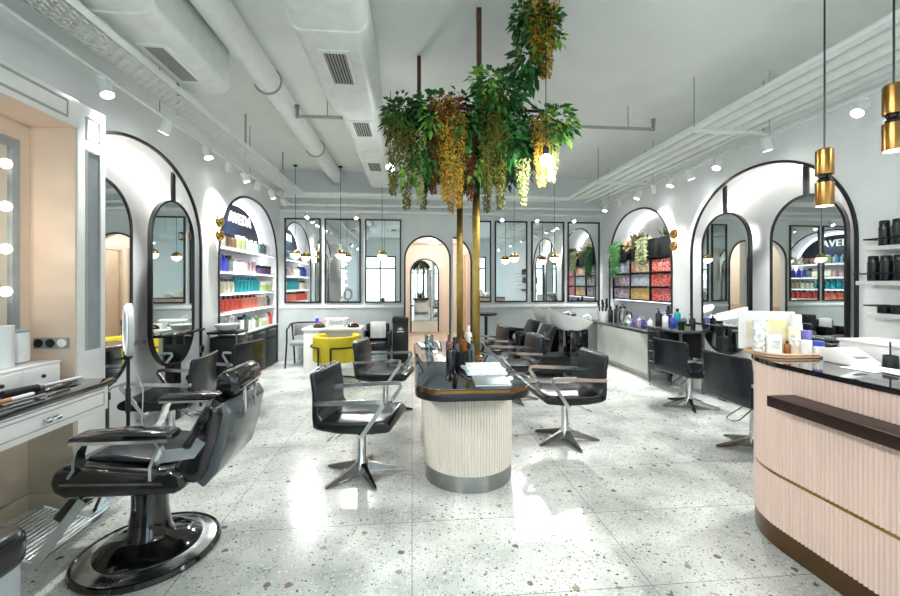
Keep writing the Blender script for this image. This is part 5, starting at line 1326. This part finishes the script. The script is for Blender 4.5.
# grey armchair
t = thing('fabric_armchair', 'grey fabric armchair with black bentwood frame against the back wall', 'chair', (-2.05, 7.4, 0))
MB().box(-2.28, -1.84, 7.14, 7.58, .38, .46, .03, 3).build('seat', 'greyfab', t)
mb = MB(); pts = [(-2.06+.25*math.cos(a), 7.42+.25*math.sin(a)) for a in [PI*.05+PI*.9*i/14 for i in range(15)]]; pin = [(-2.06+.21*math.cos(a), 7.42+.21*math.sin(a)) for a in [PI*.05+PI*.9*i/14 for i in range(15)]][::-1]
mb.prism(pts+pin, .52, .72, 'z', bev=.01); mb.build('backrest', 'greyfab', t, ang=60)
MB().tube([(-2.06-.26, 7.16, .66)]+[(-2.06+.27*math.cos(a), 7.42+.27*math.sin(a), .74) for a in [PI-PI*i/16 for i in range(17)]]+[(-2.06+.26, 7.16, .66)], .016, n=8).build('top_rail', 'black', t)
for x in (-2.32, -1.80):
    MB().tube([(x, 7.16, .66), (x, 7.15, .4), (x-.02*(1 if x < -2 else -1), 7.13, 0)], .015, n=8).build('leg', 'black', t)
    MB().tube([(x, 7.46, .735), (x, 7.56, .42), (x, 7.64, 0)], .015, n=8).build('leg', 'black', t)

t.location.x += .17; t.location.y += .12
# ------------------------------------------------------------------ wash units
def wash_unit(x, y, lab):
    t = thing('wash_unit', lab, 'wash unit', (x, y, 0), 'black backwash units with white basins')
    q = Matrix.Translation((x, y, .885)) @ Matrix.Rotation(R(13), 4, 'Y')
    mb = MB(); mb.lathe([(.001, -.19), (.12, -.185), (.20, -.13), (.25, -.04), (.285, .035), (.283, .05), (.265, .045), (.23, -.02), (.17, -.10), (.08, -.145), (.001, -.15)], n=40)
    for v in mb.bm.verts:                      # draw the circle out into a basin with a neck lip on the chair side
        k = max(0, -v.co.x/.285)
        v.co.x *= 1.28 if v.co.x > 0 else 1.36
        v.co.y *= 1-.18*k*k
        if v.co.z > -.08: v.co.z += .05*k**3
    bmesh.ops.transform(mb.bm, matrix=q, verts=mb.bm.verts[:]); mb.build('basin', 'ceramic', t, ang=60)
    MB().box(x-.06, x+.24, y-.16, y+.16, 0, .74, .02).build('pedestal', 'blackgloss', t)
    MB().tube([(x+.30, y, .76), (x+.36, y, .90), (x+.32, y, .96), (x+.22, y, .93)], .012, n=8).build('tap', 'chrome', t)
    x -= .22
    MB().prism([(x-.60, .34), (x-.57, .44), (x-.30, .46), (x-.24, .44), (x-.26, .32), (x-.56, .31)], y-.27, y+.27, 'y', bev=.02, seg=3).build('seat', 'leather', t, ang=60)
    MB().prism([(x-.34, .44), (x-.16, .78), (x-.12, .81), (x-.07, .79), (x-.09, .72), (x-.20, .40)], y-.25, y+.25, 'y', bev=.02, seg=3).build('backrest', 'leatherblue', t, ang=60)
    for s_ in (-1, 1): MB().prism([(x-.52, .40), (x-.54, .62), (x-.48, .65), (x-.22, .62), (x-.2, .55), (x-.42, .52), (x-.44, .40)], y+s_*.31-.03, y+s_*.31+.03, 'y', bev=.012).build('armrest', 'leather', t, ang=60)
    MB().box(x-.54, x+.14, y-.22, y+.22, .06, .33, .015).build('base', 'black', t)
    for xx in (x-.48, x+.06):
        for s_ in (-1, 1): MB().cyl((xx, y+s_*.18, 0), (xx, y+s_*.18, .08), .02, n=10).build('foot', 'steel', t)
wash_unit(2.52, 6.35, 'nearer black wash unit with tilted white basin by the stone counter')
wash_unit(2.52, 7.20, 'farther black wash unit, its white basin against the back wall')
def pedestal_table(x, y, h, lab):
    t = thing('pedestal_table', lab, 'table', (x, y, 0), 'black pedestal tables by the back wall')
    MB().lathe([(.19, 0), (.19, .012), (.03, .03)], (x, y, 0), n=32).build('base', 'black', t)
    MB().cyl((x, y, .02), (x, y, h-.03), .028, n=14).build('column', 'black', t)
    MB().lathe([(.10, -.05), (.19, -.035), (.2, -.02), (.2, 0)], (x, y, h), n=32).build('top', 'black', t)
pedestal_table(1.34, 7.35, .92, 'black pedestal table with round top right of the doorway')
pedestal_table(2.98, 7.72, .87, 'black pedestal table, its round top showing behind the white basins')
t = thing('work_stool', 'low black round stool beside the farthest island chair', 'stool', (1.40, 6.85, 0))
MB().lathe([(.001, .40), (.16, .40), (.18, .42), (.18, .46), (.16, .485), (.001, .49)], (1.40, 6.85, 0), n=28).build('seat', 'leather', t, ang=60)
MB().cyl((1.40, 6.85, .08), (1.40, 6.85, .40), .022, n=12).build('column', 'chrome', t)
for k in range(5):
    a = k*2*PI/5; l = MB().cyl((1.40, 6.85, .09), (1.40+.22*math.cos(a), 6.85+.22*math.sin(a), .06), .014, n=8).build('leg', 'chrome', t)
    MB().sphere((1.40+.22*math.cos(a), 6.85+.22*math.sin(a), .026), .026, u=10, v=6).build('caster', 'rubber', l)

# ------------------------------------------------------------------ camera, world, exposure
cd = bpy.data.cameras.new('camera'); cam = bpy.data.objects.new('camera', cd); COL.objects.link(cam)
cam.location = (0, 0, 1.45); cam.rotation_euler = (R(90), 0, R(-5.3))
cd.sensor_width = 36; cd.lens = 36*409/900; cd.shift_y = -14/900; cd.clip_start = .05; cd.clip_end = 60
SC.camera = cam
w = bpy.data.worlds.new('world'); SC.world = w; w.use_nodes = True
bg = w.node_tree.nodes['Background']; bg.inputs[0].default_value = (.80, .90, 1.0, 1); bg.inputs[1].default_value = 3.2
SC.view_settings.view_transform = 'Standard'; SC.view_settings.look = 'None'; SC.view_settings.gamma = 1
SC.view_settings.use_curve_mapping = False
SC.view_settings.exposure = 0.58
SC.cycles.use_denoising = True
SC.cycles.max_bounces = 10; SC.cycles.diffuse_bounces = 5; SC.cycles.glossy_bounces = 6; SC.cycles.transparent_max_bounces = 12
SC.cycles.sample_clamp_indirect = 8
SC.cycles.caustics_reflective = False; SC.cycles.caustics_refractive = False
